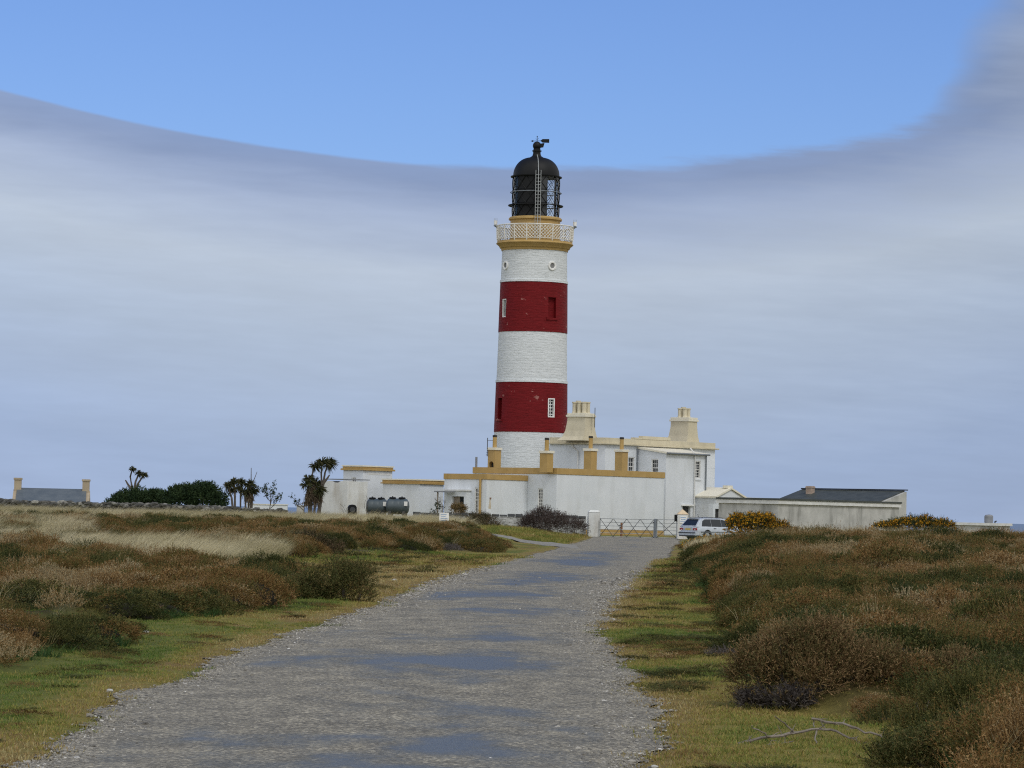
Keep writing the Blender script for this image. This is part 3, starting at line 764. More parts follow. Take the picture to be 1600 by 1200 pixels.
def gen_marram_far(n):
    y = rng.uniform(140, 206, n * 5); x = rng.uniform(-.17, .03, n * 5) * y
    tl = track_line(x)
    c = np.maximum(sm(y, 160, 164) * (1 - sm(y, 190, 196)) * sm(RL(y) - x, 3, 8) * (1 - (np.abs(y - tl) < 7) * (x > -9)), .0)
    c = c * sm(fbm(x * .16, y * .1, 75), .30, .48) * (1 - sm(x + (y - 160) * .02, -3.4, -1.6))
    nb = at(693.8, 812, 168); c = c * ~((y < 169) & (np.abs(x - nb.x * y / 168) < .45))
    k = rng.uniform(size=len(x)) < c; x, y = x[k][:n], y[k][:n]
    return x, y, np.full(len(x), 1.05)
place('marram_grass', 'tall pale grass in front of the field wall and the white buildings', 'grass', 4200, gen_marram_far, MARRAM, .8, 1.2,
      lambda x, y: .52 + (fbm(x * .12, y * .1, 76) - .5) * 1.5 + rng.normal(size=len(x)) * .12, face=True)
def gen_marram_right(n):
    y = rng.uniform(95, 172, n * 6); x = HB(y) + rng.uniform(0, 1, n * 6) * (.165 * y + 2 - HB(y))
    c = sm(fbm(x * .35, y * .12, 81), .52, .64) * sm(y, 98, 120) * .8
    c = np.maximum(c, (np.abs((x - HB(y)) - 1.6) < 1.6) * (np.abs(y - 128) < 9) * .7)
    k = rng.uniform(size=len(x)) < c; x, y = x[k][:n], y[k][:n]
    return x, y, np.full(len(x), 1.0)
place('marram_grass', 'pale grass tufts along the crest of the right heather bank', 'grass', 1500, gen_marram_right, MARRAM, .6, 1.0,
      lambda x, y: .56 + (fbm(x * .3, y * .1, 82) - .5) + rng.normal(size=len(x)) * .12, face=True)
def gen_shoots(n):
    y = 10 + 110 * rng.uniform(0, 1, n * 4) ** 1.3; left = rng.uniform(size=n * 4) < .4
    x = np.where(left, -rng.uniform(.01, 1, n * 4) * (.165 * y + 2), HB(y) + rng.uniform(-.2, 1, n * 4) * (.165 * y + 2 - HB(y)))
    c = np.where(left, heathL(x, y), heathR(x, y)) * sm(fbm(x * .6, y * .3, 83), .38, .55)
    k = rng.uniform(size=len(x)) < c; x, y = x[k][:n], y[k][:n]
    return x, y, np.maximum(1, (y / 45) ** .6)
place('heather_shoots', 'taller twiggy shoots standing out of the heather banks', 'heather', 5200, gen_shoots, HK, .45, 1.0, lambda x, y: tint_field(x, y) - .04, tilt=.15, zs=(.7, 1.2), sink=-.12)
def gen_wisps(n):
    y = 14 + 130 * rng.uniform(0, 1, n * 5) ** 1.2; left = rng.uniform(size=n * 5) < .45
    x = np.where(left, -rng.uniform(.01, 1, n * 5) * (.165 * y + 2), HB(y) + rng.uniform(-.3, 1, n * 5) * (.165 * y + 2 - HB(y)))
    c = np.where(left, heathL(x, y), heathR(x, y)) * sm(fbm(x * .9, y * .45, 87), .52, .66)
    k = rng.uniform(size=len(x)) < c; x, y = x[k][:n], y[k][:n]
    return x, y, np.maximum(1, (y / 50) ** .5)
WISP = [grass_kind(s, 'straw', 14, .12, .18, .36, .0035, (.4, 0), .6, .5) for s in (61, 62)]
place('heath_grass', 'thin pale grass growing up through the heather', 'grass', 1500, gen_wisps, WISP, .7, 1.1, lambda x, y: .25 + rng.normal(size=len(x)) * .2, face=True, sink=-.16)
# short turf on the verges
def turf_tint(x, y):
    r = fbm(x * .55, y * .30, 91)
    return .63 + (r - .5) * 1.2 - .40 * lushness(x, y) + rng.normal(size=len(x)) * .08
def gen_turf(n):
    y = 15 + 100 * rng.uniform(0, 1, n * 3) ** 1.7; left = rng.uniform(size=n * 3) < .55
    x = np.where(left, RL(y) - rng.uniform(-.1, 1, n * 3) ** 1.0 * np.minimum(6.5, .08 * y + 1.8), RRt(y) - .25 + rng.uniform(0, 1, n * 3) * (HB(y) - RRt(y) + 1.2))
    s = np.where(left, RL(y) + edge_j(y, 3) - x, x - RRt(y) - edge_j(y, 11))
    c = sm(s, -.28, .28) * (1 - .8 * np.maximum(heathL(x, y), heathR(x, y)))
    k = rng.uniform(size=len(x)) < c; x, y = x[k][:n], y[k][:n]
    return x, y, np.maximum(1, y / 40)
place('turf_grass', 'short yellowish turf on the verges of the lane', 'grass', 26000, gen_turf, SHORT, .7, 1.5, turf_tint)
def gen_herb(n):
    y = 16 + 70 * rng.uniform(0, 1, n * 8); left = rng.uniform(size=n * 8) < .6
    x = np.where(left, RL(y) - rng.uniform(.5, 7, n * 8), HB(y) + rng.uniform(-.9, 1.6, n * 8))
    e = np.maximum(heathL(x, y), heathR(x, y))
    c = np.exp(-((e - .25) / .3) ** 2) * sm(fbm(x * .8, y * .5, 95), .46, .58) * (e > .02)
    k = rng.uniform(size=len(x)) < c; x, y = x[k][:n], y[k][:n]
    return x, y, np.maximum(1, y / 45)
place('green_herbs', 'fresh green grass growing at the foot of the heather', 'grass', 3800, gen_herb, HERB, .6, 1.2, lambda x, y: .35 + rng.normal(size=len(x)) * .18)
def gen_moss(n):
    y = 16 + 95 * rng.uniform(0, 1, n * 8) ** 1.4; left = rng.uniform(size=n * 8) < .45
    x = np.where(left, RL(y) - rng.uniform(.4, 5, n * 8), RRt(y) + rng.uniform(.1, 1, n * 8) * (HB(y) - RRt(y) + .4))
    c = sm(fbm(x * 1.3, y * .7, 97), .50, .60)
    k = rng.uniform(size=len(x)) < c; x, y = x[k][:n], y[k][:n]
    return x, y, np.maximum(1, y / 45)
place('moss_cushions', 'low dark mossy cushions in the turf along both verges', 'moss', 1500, gen_moss, HK[:4], .28, .75, lambda x, y: .16 + rng.normal(size=len(x)) * .16 + .35 * (fbm(x * .9, y * .5, 98) > .55), zs=(.18, .38))
def gen_rough(n):
    y = rng.uniform(128, 212, n * 4); x = rng.uniform(-9, 9, n * 4)
    s = RL(y) - x
    c = sm(s, .2, 1.5) * (1 - heathL(x, y)) * (y - track_line(x) > 8) * sm(fbm(x * .4, y * .12, 98), .25, .5)
    k = rng.uniform(size=len(x)) < c; x, y = x[k][:n], y[k][:n]
    return x, y, np.full(len(x), 1.0)
ROUGH = [grass_kind(s, 'turfgrass', 40, .30, .08, .24, .022, (.3, 0), .5, .5) for s in (51, 52, 53)]
place('rough_grass', 'rough tufted grass between the side track and the garden wall', 'grass', 2600, gen_rough, ROUGH, .7, 1.3, lambda x, y: .45 + (fbm(x * .5, y * .15, 99) - .5) * 1.2 + rng.normal(size=len(x)) * .1)
# loose gravel
def stone_kind(seed):
    g = np.random.default_rng(seed); bm = bmesh.new(); bmesh.ops.create_icosphere(bm, subdivisions=1, radius=1)
    for v in bm.verts:
        v.co *= g.uniform(.65, 1.2); v.co.z *= .55
    me = bpy.data.meshes.new('stone'); bm.to_mesh(me); bm.free(); me.materials.append(MT['gravel']); return me
STONES = [stone_kind(s) for s in range(5)]
def gen_gravel(n):
    y = 17 + 75 * rng.uniform(0, 1, n) ** 1.6; side = rng.uniform(size=n); m_ = n
    off = np.abs(rng.normal(size=n)) * .42 - .05
    l = ROADL_V(y) + off; r = ROADR_V(y) - np.abs(rng.normal(size=n)) * .60 + .08
    mid = RL(y) + rng.uniform(0, 1, n) * (RRt(y) - RL(y))
    x = np.where(side < .20, l, np.where(side < .48, r, mid))
    return x, y, np.exp(rng.normal(size=n) * .42) * np.where(side > .48, .62, 1.0) * np.maximum(1, y / 38)
ROADL_V = lambda y: RL(y) + edge_j(y, 3)
ROADR_V = lambda y: RRt(y) + edge_j(y, 11)
place('gravel', 'loose pale gravel along the edges of the lane', 'gravel', 60000, gen_gravel, STONES, .0055, .011, lambda x, y: .36 + rng.normal(size=len(x)) * .24, tilt=.3, sink=-.012)
def gen_chips(n):
    y = 18 + 60 * rng.uniform(0, 1, n * 2) ** 1.35
    x = RL(y) + rng.uniform(.02, .98, n * 2) * (RRt(y) - RL(y))
    k = rng.uniform(size=len(x)) < np.clip(1.0 - .9 * sm(dampness(x, y), .3, 1.0), .38, 1); x, y = x[k][:n], y[k][:n]
    return x, y, np.exp(rng.normal(size=len(x)) * .35) * np.maximum(1, (y / 32) ** .8)
place('chippings', 'fine loose stone chippings strewn over the worn lane', 'gravel', 120000, gen_chips, STONES, .0042, .0085, lambda x, y: .41 + rng.normal(size=len(x)) * .25, tilt=.4, sink=-.014)
# ------------------------------------------------------------------ lighthouse
TB = at(828.5, 700, 250.0)
TX, TY = TB.x, 250.0
TZ0 = Hs(TX, TY)
def tz(py, px=832, d=247.4): return at(px, py, d).z - TZ0          # height above the tower foot
tower = thing('lighthouse', 'tall round lighthouse tower with red and white bands and a black lantern', 'lighthouse', (TX, TY, TZ0))
zb = [0, tz(675), tz(597), tz(517.5), tz(439.5), tz(389)]
def rad(z): return float(np.interp(z, [0, zb[1], zb[2], zb[3], zb[4], zb[5]], [3.12, 2.84, 2.765, 2.675, 2.60, 2.545]))
bands = []
for i in range(5):
    z0, z1 = zb[i], zb[i + 1]
    red = i in (1, 3)
    p = .035 if red else 0
    prof = []
    K = 6
    for k in range(K + 1):
        z = z0 + (z1 - z0) * k / K
        prof.append((rad(z) + p, z))
    prof += [(rad(z1) - .6, z1), (rad(z0) - .6, z0)]
    b = MB().lathe(prof, 96, closed_prof=True)
    o = b.build('red_band' if red else 'white_band', 'tower_red' if red else 'tower_white', tower)
    bands.append((o, z0, z1))
# thin raised string course under the upper edge of each white band
for i in (1, 3):
    z1 = zb[i + 1]
    MB().lathe([(rad(z1) - .1, z1 + .01), (rad(z1) + .075, z1 + .01), (rad(z1) + .06, z1 + .20), (rad(z1) - .1, z1 + .24)], 96, closed_prof=True).build('string_course', 'tower_white', tower, smooth=False)
def tower_map(az, z):
    ca, sa = math.cos(az), math.sin(az)
    def mp(u, n, h):     # u along, n outward from the wall, h up
        r = rad(z) + n
        return (r * sa + u * ca, -r * ca + u * sa, z + h)
    return mp
def frame_boxes(b, mp, w, h, t, n0, n1):
    b.box(-w / 2, -w / 2 + t, n0, n1, -h / 2, h / 2, mp); b.box(w / 2 - t, w / 2, n0, n1, -h / 2, h / 2, mp)
    b.box(-w / 2 + t, w / 2 - t, n0, n1, -h / 2, -h / 2 + t, mp); b.box(-w / 2 + t, w / 2 - t, n0, n1, h / 2 - t, h / 2, mp)
AZ1, AZ2 = R(-60), R(33)
def tower_window(az, py0, py1, px, kind, band, w=.62):
    z0, z1 = tz(py1, px), tz(py0, px); z = (z0 + z1) / 2; h = z1 - z0
    mp = tower_map(az, z)
    c = MB(); c.box(-w / 2, w / 2, -.30, .4, -h / 2, h / 2, mp); cut(band, c)
    if kind == 'blind':
        s = MB(); s.box(-w / 2 - .16, w / 2 + .16, -.05, .13, -h / 2 - .16, -h / 2 - .004, mp)
        s.build('blind_window_sill', 'tower_red', tower)
        return
    f = MB(); frame_boxes(f, mp, w - .01, h - .01, .085, -.22, .05 if kind == 'sash' else -.02)
    wn = f.build('window', 'frame_white', tower)
    g = MB(); g.box(-w / 2 + .085, w / 2 - .085, -.2, -.15, -h / 2 + .085, h / 2 - .085, mp)
    g.build('pane', 'glass_dark' if kind == 'sash' else 'curtain', wn)
    if kind == 'sash':
        q = MB()
        for k in range(1, 6):
            zz = -h / 2 + h * k / 6; q.box(-w / 2 + .087, w / 2 - .087, -.149, -.10, zz - .028, zz + .028, mp)
        q.box(-.025, .025, -.148, -.099, -h / 2 + .087, h / 2 - .087, mp)
        q.build('glazing_bar', 'frame_white', wn)
tower_window(AZ2, 622, 652, 859, 'sash', bands[1][0])
tower_window(AZ1, 621, 654, 781, 'blind', bands[1][0])
tower_window(AZ1, 465, 494, 787, 'plain', bands[3][0])
tower_window(AZ2, 464, 496, 861, 'blind', bands[3][0], .72)
for az, py in ((AZ1, 413.5), (R(32), 414)):                  # round ports in the top white band
    z = tz(py); mp = tower_map(az, z)
    ring = MB(); n = 28
    pr = [(.20, -.05), (.20, .05), (.24, .10), (.34, .10), (.37, .05), (.37, -.06)]
    vs = []; fs = []
    for (rr, nn) in pr:
        for k in range(n):
            a = 2 * math.pi * k / n; vs.append(mp(rr * math.cos(a), nn, rr * math.sin(a)))
    for j in range(len(pr)):
        j2 = (j + 1) % len(pr)
        for k in range(n): fs.append((j * n + k, j * n + (k + 1) % n, j2 * n + (k + 1) % n, j2 * n + k))
    ring.add(vs, fs); ro = ring.build('porthole', 'frame_white', tower)
    gl = MB(); gl.add([mp(.205 * math.cos(2 * math.pi * k / n), .012, .205 * math.sin(2 * math.pi * k / n)) for k in range(n)], [tuple(range(n))])
    gl.build('pane', 'curtain' if az > 0 else 'glass_dark', ro)
# gallery cornice
zc = zb[5]; zf = tz(374)
cor = MB().lathe([(2.3, zc), (2.60, zc), (2.64, zc + .16), (2.74, zc + .22), (2.80, zc + .36), (2.97, zc + .50), (3.02, zc + .54), (3.02, zf - .16), (2.94, zf - .08), (2.94, zf), (1.6, zf)], 96)
o = cor.build('gallery', 'ochre', tower); sharp_smooth(o, 30)
zm = tz(341.5, 832, 248); zl = tz(336.5, 832, 248)
mur = MB().lathe([(1.5, zf), (1.95, zf), (1.95, zm - .05), (2.00, zm), (2.09, zm + .03), (2.09, zm + .15), (1.98, zl), (1.5, zl)], 64)
o = mur.build('lantern_base', 'ochre', tower); sharp_smooth(o, 30)
# small hatch door outline and brackets on the lantern base
mp = lambda u, n, h: ((1.955 + n) * math.sin(R(30)) + u * math.cos(R(30)), -(1.955 + n) * math.cos(R(30)) + u * math.sin(R(30)), zf + h)
MB().box(-.42, .42, -.05, .03, .05, 1.35, mp).build('lantern_door', 'ochre', tower, bevel=.015)
# gallery railing: posts, rails and lattice panels, each panel its own part
NP = 18; RG = 2.98; zr0 = zf + .12; zr1 = zf + 1.2
for k in range(NP):
    a = 2 * math.pi * (k + .35) / NP; sx, cx = math.sin(a), math.cos(a)
    MB().tube([(RG * sx * .975, -RG * cx * .975, zf - .05), (RG * sx, -RG * cx, zr0 + .1), (RG * sx * 1.012, -RG * cx * 1.012, zr1 + .02)], [.045, .042, .042], 6).build('railing_post', 'rail_white', tower)
def arc(r, z, a0, a1, n=10): return [(r * math.sin(a0 + (a1 - a0) * i / n), -r * math.cos(a0 + (a1 - a0) * i / n), z) for i in range(n + 1)]
pan = MB(); a0, a1 = 0.0, 2 * math.pi / NP; zt = zr1 - .03; zbm = zr0
da = a1 - a0; nd = 4; hh = zt - zbm
for sgn in (1, -1):
    for k in range(-nd, nd * 2):
        # diagonals climbing across the panel, clipped to it
        u0, u1 = k / nd, k / nd + 1.0
        t0 = max(0, -u0); t1 = min(1, 1 - u0)
        if t1 - t0 < .05: continue
        P = []
        for i in range(5):
            t = t0 + (t1 - t0) * i / 4; u = u0 + t
            if sgn < 0: u = 1 - u
            a = a0 + da * u; r = RG * (.992 + .016 * t); P.append((r * math.sin(a), -r * math.cos(a), zbm + hh * t))
        pan.tube(P, .025, 4, False)
pm = pan.mesh('railing_panel', 'rail_white')
for k in range(NP):
    o = bpy.data.objects.new('railing_panel', pm); COL.objects.link(o); o.parent = tower; o.rotation_euler.z = 2 * math.pi * (k + .35) / NP
for nm, z, r, t in (('handrail', zr1, RG * 1.012, .045), ('bottom_rail', zr0, RG * .985, .028)):
    b = MB(); pts = arc(r, z, 0, 2 * math.pi, 72); b.tube(pts, t, 6, False); b.build(nm, 'rail_white', tower)
def side_lamp(az):
    g = MB(); r = RG + .13; x, y = r * math.sin(az), -r * math.cos(az)
    g.tube([(RG * math.sin(az), -RG * math.cos(az), zr1 - .15), (x, y, zr1 - .02)], .04, 6)
    g.lathe([(.02, zr1 - .05), (.15, zr1), (.15, zr1 + .08), (.05, zr1 + .1)], 14, cx=x, cy=y)
    o = g.build('gallery_lamp', 'grey_iron', tower)
    h = MB().lathe([(.05, zr1 + .1), (.13, zr1 + .12), (.145, zr1 + .44), (.02, zr1 + .46)], 14, cx=x, cy=y); h.build('lamp_glass', 'frame_white', o)
    s = MB()
    for k in range(8): s.tube([(x + .11 * math.cos(k * .785), y + .11 * math.sin(k * .785), zr1 + .45), (x + .12 * math.cos(k * .785), y + .12 * math.sin(k * .785), zr1 + .62)], .008, 4)
    s.build('bird_spike', 'galvanised', o)
side_lamp(R(-92)); side_lamp(R(86))
# lantern
zd = tz(273.5, 836, 248.2); RLn = 1.86
b = MB(); nG = 14; tiers = 3; da = 2 * math.pi / nG
for sgn in (1, -1):
    for k in range(nG):
        P = [((RLn) * math.sin(k * da + sgn * da * tiers * t / 12), -(RLn) * math.cos(k * da + sgn * da * tiers * t / 12), zl + (zd - zl) * t / 12) for t in range(13)]
        b.tube(P, .022, 4, False)
for t in range(1, tiers): b.tube(arc(RLn, zl + (zd - zl) * t / tiers, 0, 2 * math.pi, 48), .016, 4, False)
b.build('lantern_glazing_bar', 'black_paint', tower)
for k in range(nG):
    mid_ = math.degrees((k + .5) * da) % 360
    if mid_ > 303 or mid_ < 32: continue
    gmb = MB(); gmb.lathe([(RLn - .015, zl + .01), (RLn - .015, zd - .01)], 2, k * da, (k + 1) * da)
    gmb.build('lantern_pane', 'clear_glass', tower, recalc=False)
for a0_, a1_, mt_, rr in ((-58, 12, 'black_paint', 1.83), (12.3, 29, 'blank_grey', 1.828)):
    MB().lathe([(rr, zl + .01), (rr, zd - .02), (rr - .03, zd - .02), (rr - .03, zl + .01)], 20, R(a0_), R(a1_), closed_prof=True).build('blanking_screen', mt_, tower)
MB().lathe([(.42, zl), (.42, zl + .5), (.62, zl + .8), (.66, zl + 1.5), (.55, zl + 2.2), (.2, zl + 2.5)], 24).build('lens', 'glass_dark', tower, smooth=True)
for zz, rr, t, mt_ in ((tz(298, 836, 248.2), 1.99, .035, 'grey_iron'), (tz(318.5, 836, 248.2), 2.12, .05, 'black_paint')):
    q = MB(); q.tube(arc(rr, zz, 0, 2 * math.pi, 60), t, 6, False)
    for k in range(9):
        a = 2 * math.pi * k / 9 + .2; q.tube([((RLn - .02) * math.sin(a), -(RLn - .02) * math.cos(a), zz), (rr * math.sin(a), -rr * math.cos(a), zz)], t * .6, 5)
    if t > .04: q.lathe([(RLn + .03, zz - .02), (rr, zz - .02), (rr, zz + .02), (RLn + .03, zz + .02)], 48, closed_prof=True)
    q.build('lantern_walkway' if t > .04 else 'lantern_rail', mt_, tower)
zt_ = tz(243.5, 837, 248.2); hd = zt_ - zd
prof = [(1.70, zd - .05), (2.0, zd - .03), (2.02, zd + .05), (1.86, zd + .09)]
for k in range(0, 15):
    t = k / 14; a = t * math.pi / 2
    prof.append((.40 + 1.42 * math.cos(a) ** .92 if k < 14 else .62, zd + .10 + (hd - .05) * math.sin(a)))
prof = [p for p in prof[:-2]] + [(.66, zt_ - .03), (.60, zt_ + .03), (.36, zt_ + .18), (.30, zt_ + .35)]
o = MB().lathe(prof, 64).build('dome', 'black_paint', tower); sharp_smooth(o, 32)
zv = tz(233, 838, 248.4)
zball = tz(224.5, 838.5, 248.6)
v = MB().lathe([(.30, zt_ + .30), (.30, zv), (.37, zv), (.37, zv + .07), (.28, zv + .09), (.28, zball - .24)] + [(.335 * math.cos(t), zball + .335 * math.sin(t)) for t in np.linspace(-.8, 1.5, 12)], 32)
vo = v.build('ventilator', 'black_paint', tower); sharp_smooth(vo, 32)
n = MB(); n.hexa([(.2, -.17, zball - .15), (.2, .17, zball - .15), (.2, .17, zball + .14), (.2, -.17, zball + .14), (.50, -.19, zball - .10), (.50, .19, zball - .10), (.58, .2, zball + .22), (.58, -.2, zball + .22)]); n.build('cowl', 'black_paint', vo)
zvn = tz(217, 840, 248.6)
w = MB(); w.tube([(0, 0, zball + .3), (0, 0, zvn + .33)], .022, 6); w.tube([(-.47, 0, zvn - .02), (.40, 0, zvn + .02)], .022, 6)
w.lathe([(.02, zvn + .3), (.05, zvn + .34), (.02, zvn + .39)], 8)
w.box(-.005, .005, -.012, .012, zvn - .02, zvn + .02)
w.tube([(-.12, 0, zvn + .18), (0, 0, zvn + .1), (.12, 0, zvn + .2)], .012, 5)
vn = w.build('weather_vane', 'black_paint', tower)
hd_ = MB(); hd_.add([(-.52, -.012, zvn - .02), (-.30, -.012, zvn - .10), (-.30, -.012, zvn + .07), (-.52, .012, zvn - .02), (-.30, .012, zvn - .10), (-.30, .012, zvn + .07)], [(0, 1, 2), (5, 4, 3), (0, 3, 4, 1), (1, 4, 5, 2), (2, 5, 3, 0)]); hd_.build('arrow_head', 'black_paint', vn)
tl = MB(); pl = [(.25, 0), (.42, .14), (.95, .15), (.95, -.15), (.42, -.14)]
tl.add([(x, -.012, zvn + .02 + z) for x, z in pl] + [(x, .012, zvn + .02 + z) for x, z in pl], [(0, 1, 2, 3, 4), (9, 8, 7, 6, 5)] + [(i, i + 5, (i + 1) % 5 + 5, (i + 1) % 5) for i in range(5)]); tl.build('tail_fin', 'black_paint', vn)
# ladder up the lantern
al = R(4); lx, ly = math.sin(al), -math.cos(al)
zl0 = zf + .05; zl1 = tz(267, 838, 248.2); ladr = MB(); rl_ = 2.2
def lp(u, r, z): return (r * lx + u * math.cos(al), r * ly + u * math.sin(al), z)
for u in (-.2, .2): ladr.tube([lp(u, 2.32, zl0), lp(u, 2.10, zl1 + .05)], .022, 5)
nr = 20
for k in range(nr):
    t = (k + .5) / nr; zz = zl0 + (zl1 - .2 - zl0) * t; ladr.tube([lp(-.2, 2.32 - .22 * t, zz), lp(.2, 2.32 - .22 * t, zz)], .016, 5)
ladr.build('ladder', 'galvanised', tower)
sp_ = MB(); sp_.tube([lp(0, 2.34, zl0), lp(0, 2.14, zl1)] + [lp(0, .46 + 1.42 * math.cos(a) ** .92 + .05, zd + .12 + (hd - .05) * math.sin(a)) for a in np.linspace(.35, 1.3, 6)] + [lp(0, .4, zt_ + .25)], .03, 5)
sp_.build('safety_rail', 'galvanised', tower)

# ------------------------------------------------------------------ buildings: helper frame
BR = R(50)
class Fr:
    """building frame: origin at the near corner, local x along the right face, local y along the left face"""
    def __init__(s, px, D, ang=BR, py=790):
        p = at(px, py, D); s.x, s.y = p.x, D; s.a = ang; s.z = Hs(p.x, D)
        s.r = (math.cos(ang), math.sin(ang)); s.l = (-math.sin(ang), math.cos(ang))
    def W(s, lx, ly): return (s.x + lx * s.r[0] + ly * s.l[0], s.y + lx * s.r[1] + ly * s.l[1])
    def loc(s): return (s.x, s.y, s.z)
    def X(s, px, ly=0.0, py=770):       # local x whose point (x, ly) stands in that column
        k = ray(px, py).x; x0, y0 = s.W(0, ly); return (k * y0 - x0) / (s.r[0] - k * s.r[1])
    def Y(s, px, lx=0.0, py=770):
        k = ray(px, py).x; x0, y0 = s.W(lx, 0); return (k * y0 - x0) / (s.l[0] - k * s.l[1])
    def Z(s, px, py, lx, ly): return at(px, py, s.W(lx, ly)[1]).z - s.z
def fR(yo=0.0): return lambda u, n, z: (u, yo - n, z)      # right-hand face (looks along local -y)
def fL(xo=0.0): return lambda u, n, z: (xo - n, u, z)      # left-hand face (looks along local -x)
def walls(name, mat, root, poly, z1, openings=(), z0=-.6):
    o = MB().prism(poly, z0, z1).build(name, mat, root)
    for (mp, u0, u1, a, b, d) in openings:
        cut(o, MB().box(u0, u1, -d, .5, a, b, mp))
    return o
def rect(x0, x1, y0, y1): return [(x0, y0), (x1, y0), (x1, y1), (x0, y1)]
def parapet(root, x0, x1, y0, y1, z0, z1, mat, proud=.05, t=.3, name='parapet', cap=None):
    b = MB(); p = proud
    b.box(x0 - p, x1 + p, y0 - p, y0 + t, z0, z1); b.box(x0 - p, x1 + p, y1 - t, y1 + p, z0, z1)
    b.box(x0 - p, x0 + t, y0 + t, y1 - t, z0, z1); b.box(x1 - t, x1 + p, y0 + t, y1 - t, z0, z1)
    o = b.build(name, mat, root, bevel=.012)
    if cap:
        c = MB(); q = p + .05; zc0, zc1 = z1 + .003, z1 + .10
        c.box(x0 - q, x1 + q, y0 - q, y0 + t, zc0, zc1); c.box(x0 - q, x1 + q, y1 - t, y1 + q, zc0, zc1)
        c.box(x0 - q, x0 + t, y0 + t, y1 - t, zc0, zc1); c.box(x1 - t, x1 + q, y0 + t, y1 - t, zc0, zc1)
        c.build('coping', cap, root)
    return o
def window(root, mp, u0, u1, z0, z1, nx=2, nz=2, d=.16, sashes=2, frame='frame_white', sill=True, glass='glass_dark', bar=.03, sillmat='frame_white', fr=.06):
    w, h = u1 - u0, z1 - z0; uc, zc = (u0 + u1) / 2, (z0 + z1) / 2
    m2 = lambda u, n, z: mp(uc + u, n, zc + z)
    f = MB(); frame_boxes(f, m2, w - .006, h - .006, fr, -d + .02, -.03)
    wn = f.build('window', frame, root)
    if sill: MB().box(u0 - .06, u1 + .06, -.02, .07, z0 - .13, z0 - .004, mp).build('sill', sillmat, wn)
    iw = w - .006 - 2 * fr; ih = (h - .006 - 2 * fr)
    for sidx in range(sashes):
        a = -ih / 2 + ih * sidx / sashes; b_ = -ih / 2 + ih * (sidx + 1) / sashes
        n0 = -d + .03 + .035 * sidx
        MB().box(-iw / 2 + .004, iw / 2 - .004, n0, n0 + .01, a + .03, b_ - .03, m2).build('pane', glass, wn)
        q = MB(); q.box(-iw / 2 + .002, iw / 2 - .002, n0 - .01, n0 + .03, a, a + .035, m2); q.box(-iw / 2 + .002, iw / 2 - .002, n0 - .01, n0 + .03, b_ - .035, b_, m2)
        for k in range(1, nx): q.box(-iw / 2 + iw * k / nx - bar / 2, -iw / 2 + iw * k / nx + bar / 2, n0 + .011, n0 + .03, a + .035, b_ - .035, m2)
        for k in range(1, nz): q.box(-iw / 2 + .002, iw / 2 - .002, n0 + .011, n0 + .028, a + (b_ - a) * k / nz - bar / 2, a + (b_ - a) * k / nz + bar / 2, m2)
        q.build('glazing_bar', frame, wn)
    return wn
def pipe(root, pts, r=.05, mat='pipe_white', name='downpipe', n=8):
    return MB().tube(pts, r, n).build(name, mat, root)

# keeper's annexe (main block B) ------------------------------------
fb = Fr(869, 228)
XB = fb.X(1037.5); 
annexe = thing('lighthouse_annexe', 'low white flat roofed building with ochre parapet and four chimneys below the lighthouse', 'building', fb.loc(), BR)
zpB = fb.Z(869, 741, 0, 0); ztB = fb.Z(869, 731.3, 0, 0)
YB = fb.Y(739)
ya = fb.Y(824)                                  # where the lower front block meets it
wz0, wz1 = fb.Z(845, 797, 0, 1.5), fb.Z(845, 763, 0, 1.5)
wy0, wy1 = fb.Y(848.5), fb.Y(840.5)
ow = walls('wall', 'white_render', annexe, rect(0, XB, 0, YB), zpB, [(fL(), wy0, wy1, wz0, wz1, .35)])
MB().box(-.03, XB + .03, -.03, YB, -.6, fb.Z(1000, 828, XB * .8, 0)).build('plinth', 'ochre', annexe)
parapet(annexe, 0, XB, 0, YB, zpB + .003, ztB, 'ochre')
MB().box(.31, XB - .31, .31, YB - .31, zpB + .003, zpB + .15).build('roof', 'lead', annexe)
window(annexe, fL(), wy0, wy1, wz0, wz1, 3, 3)
# lower front block A
XA0 = fb.X(760, ya) ; YA1 = ya + fb.Y(694, XA0) - fb.Y(760, XA0)
YA1 = fb.Y(694, XA0)
zpA = fb.Z(760, 749.3, XA0, ya); ztA = fb.Z(760, 740.6, XA0, ya)
lowb = thing('lighthouse_wing', 'lower white wing with ochre parapet, doorway and yellow drainpipe', 'building', fb.loc(), BR)
w2y0, w2y1 = fb.Y(748.3, XA0), fb.Y(742.0, XA0)
w2z0, w2z1 = fb.Z(745, 801, XA0, w2y0), fb.Z(745, 762, XA0, w2y0)
walls('wall', 'white_render', lowb, rect(XA0, -.02, ya, YA1), zpA, [(fL(XA0), w2y0, w2y1, w2z0, w2z1, .35)])
parapet(lowb, XA0, -.07, ya, YA1, zpA + .003, ztA, 'ochre', .055)
MB().box(XA0 + .31, -.4, ya + .31, YA1 - .31, zpA + .003, zpA + .12).build('roof', 'lead', lowb)
window(lowb, fL(XA0), w2y0, w2y1, w2z0, w2z1, 3, 3)
yp = fb.Y(751.3, XA0); pipe(lowb, [(XA0 - .09, yp, -.3), (XA0 - .09, yp, zpA + .02)], .085, 'ochre')
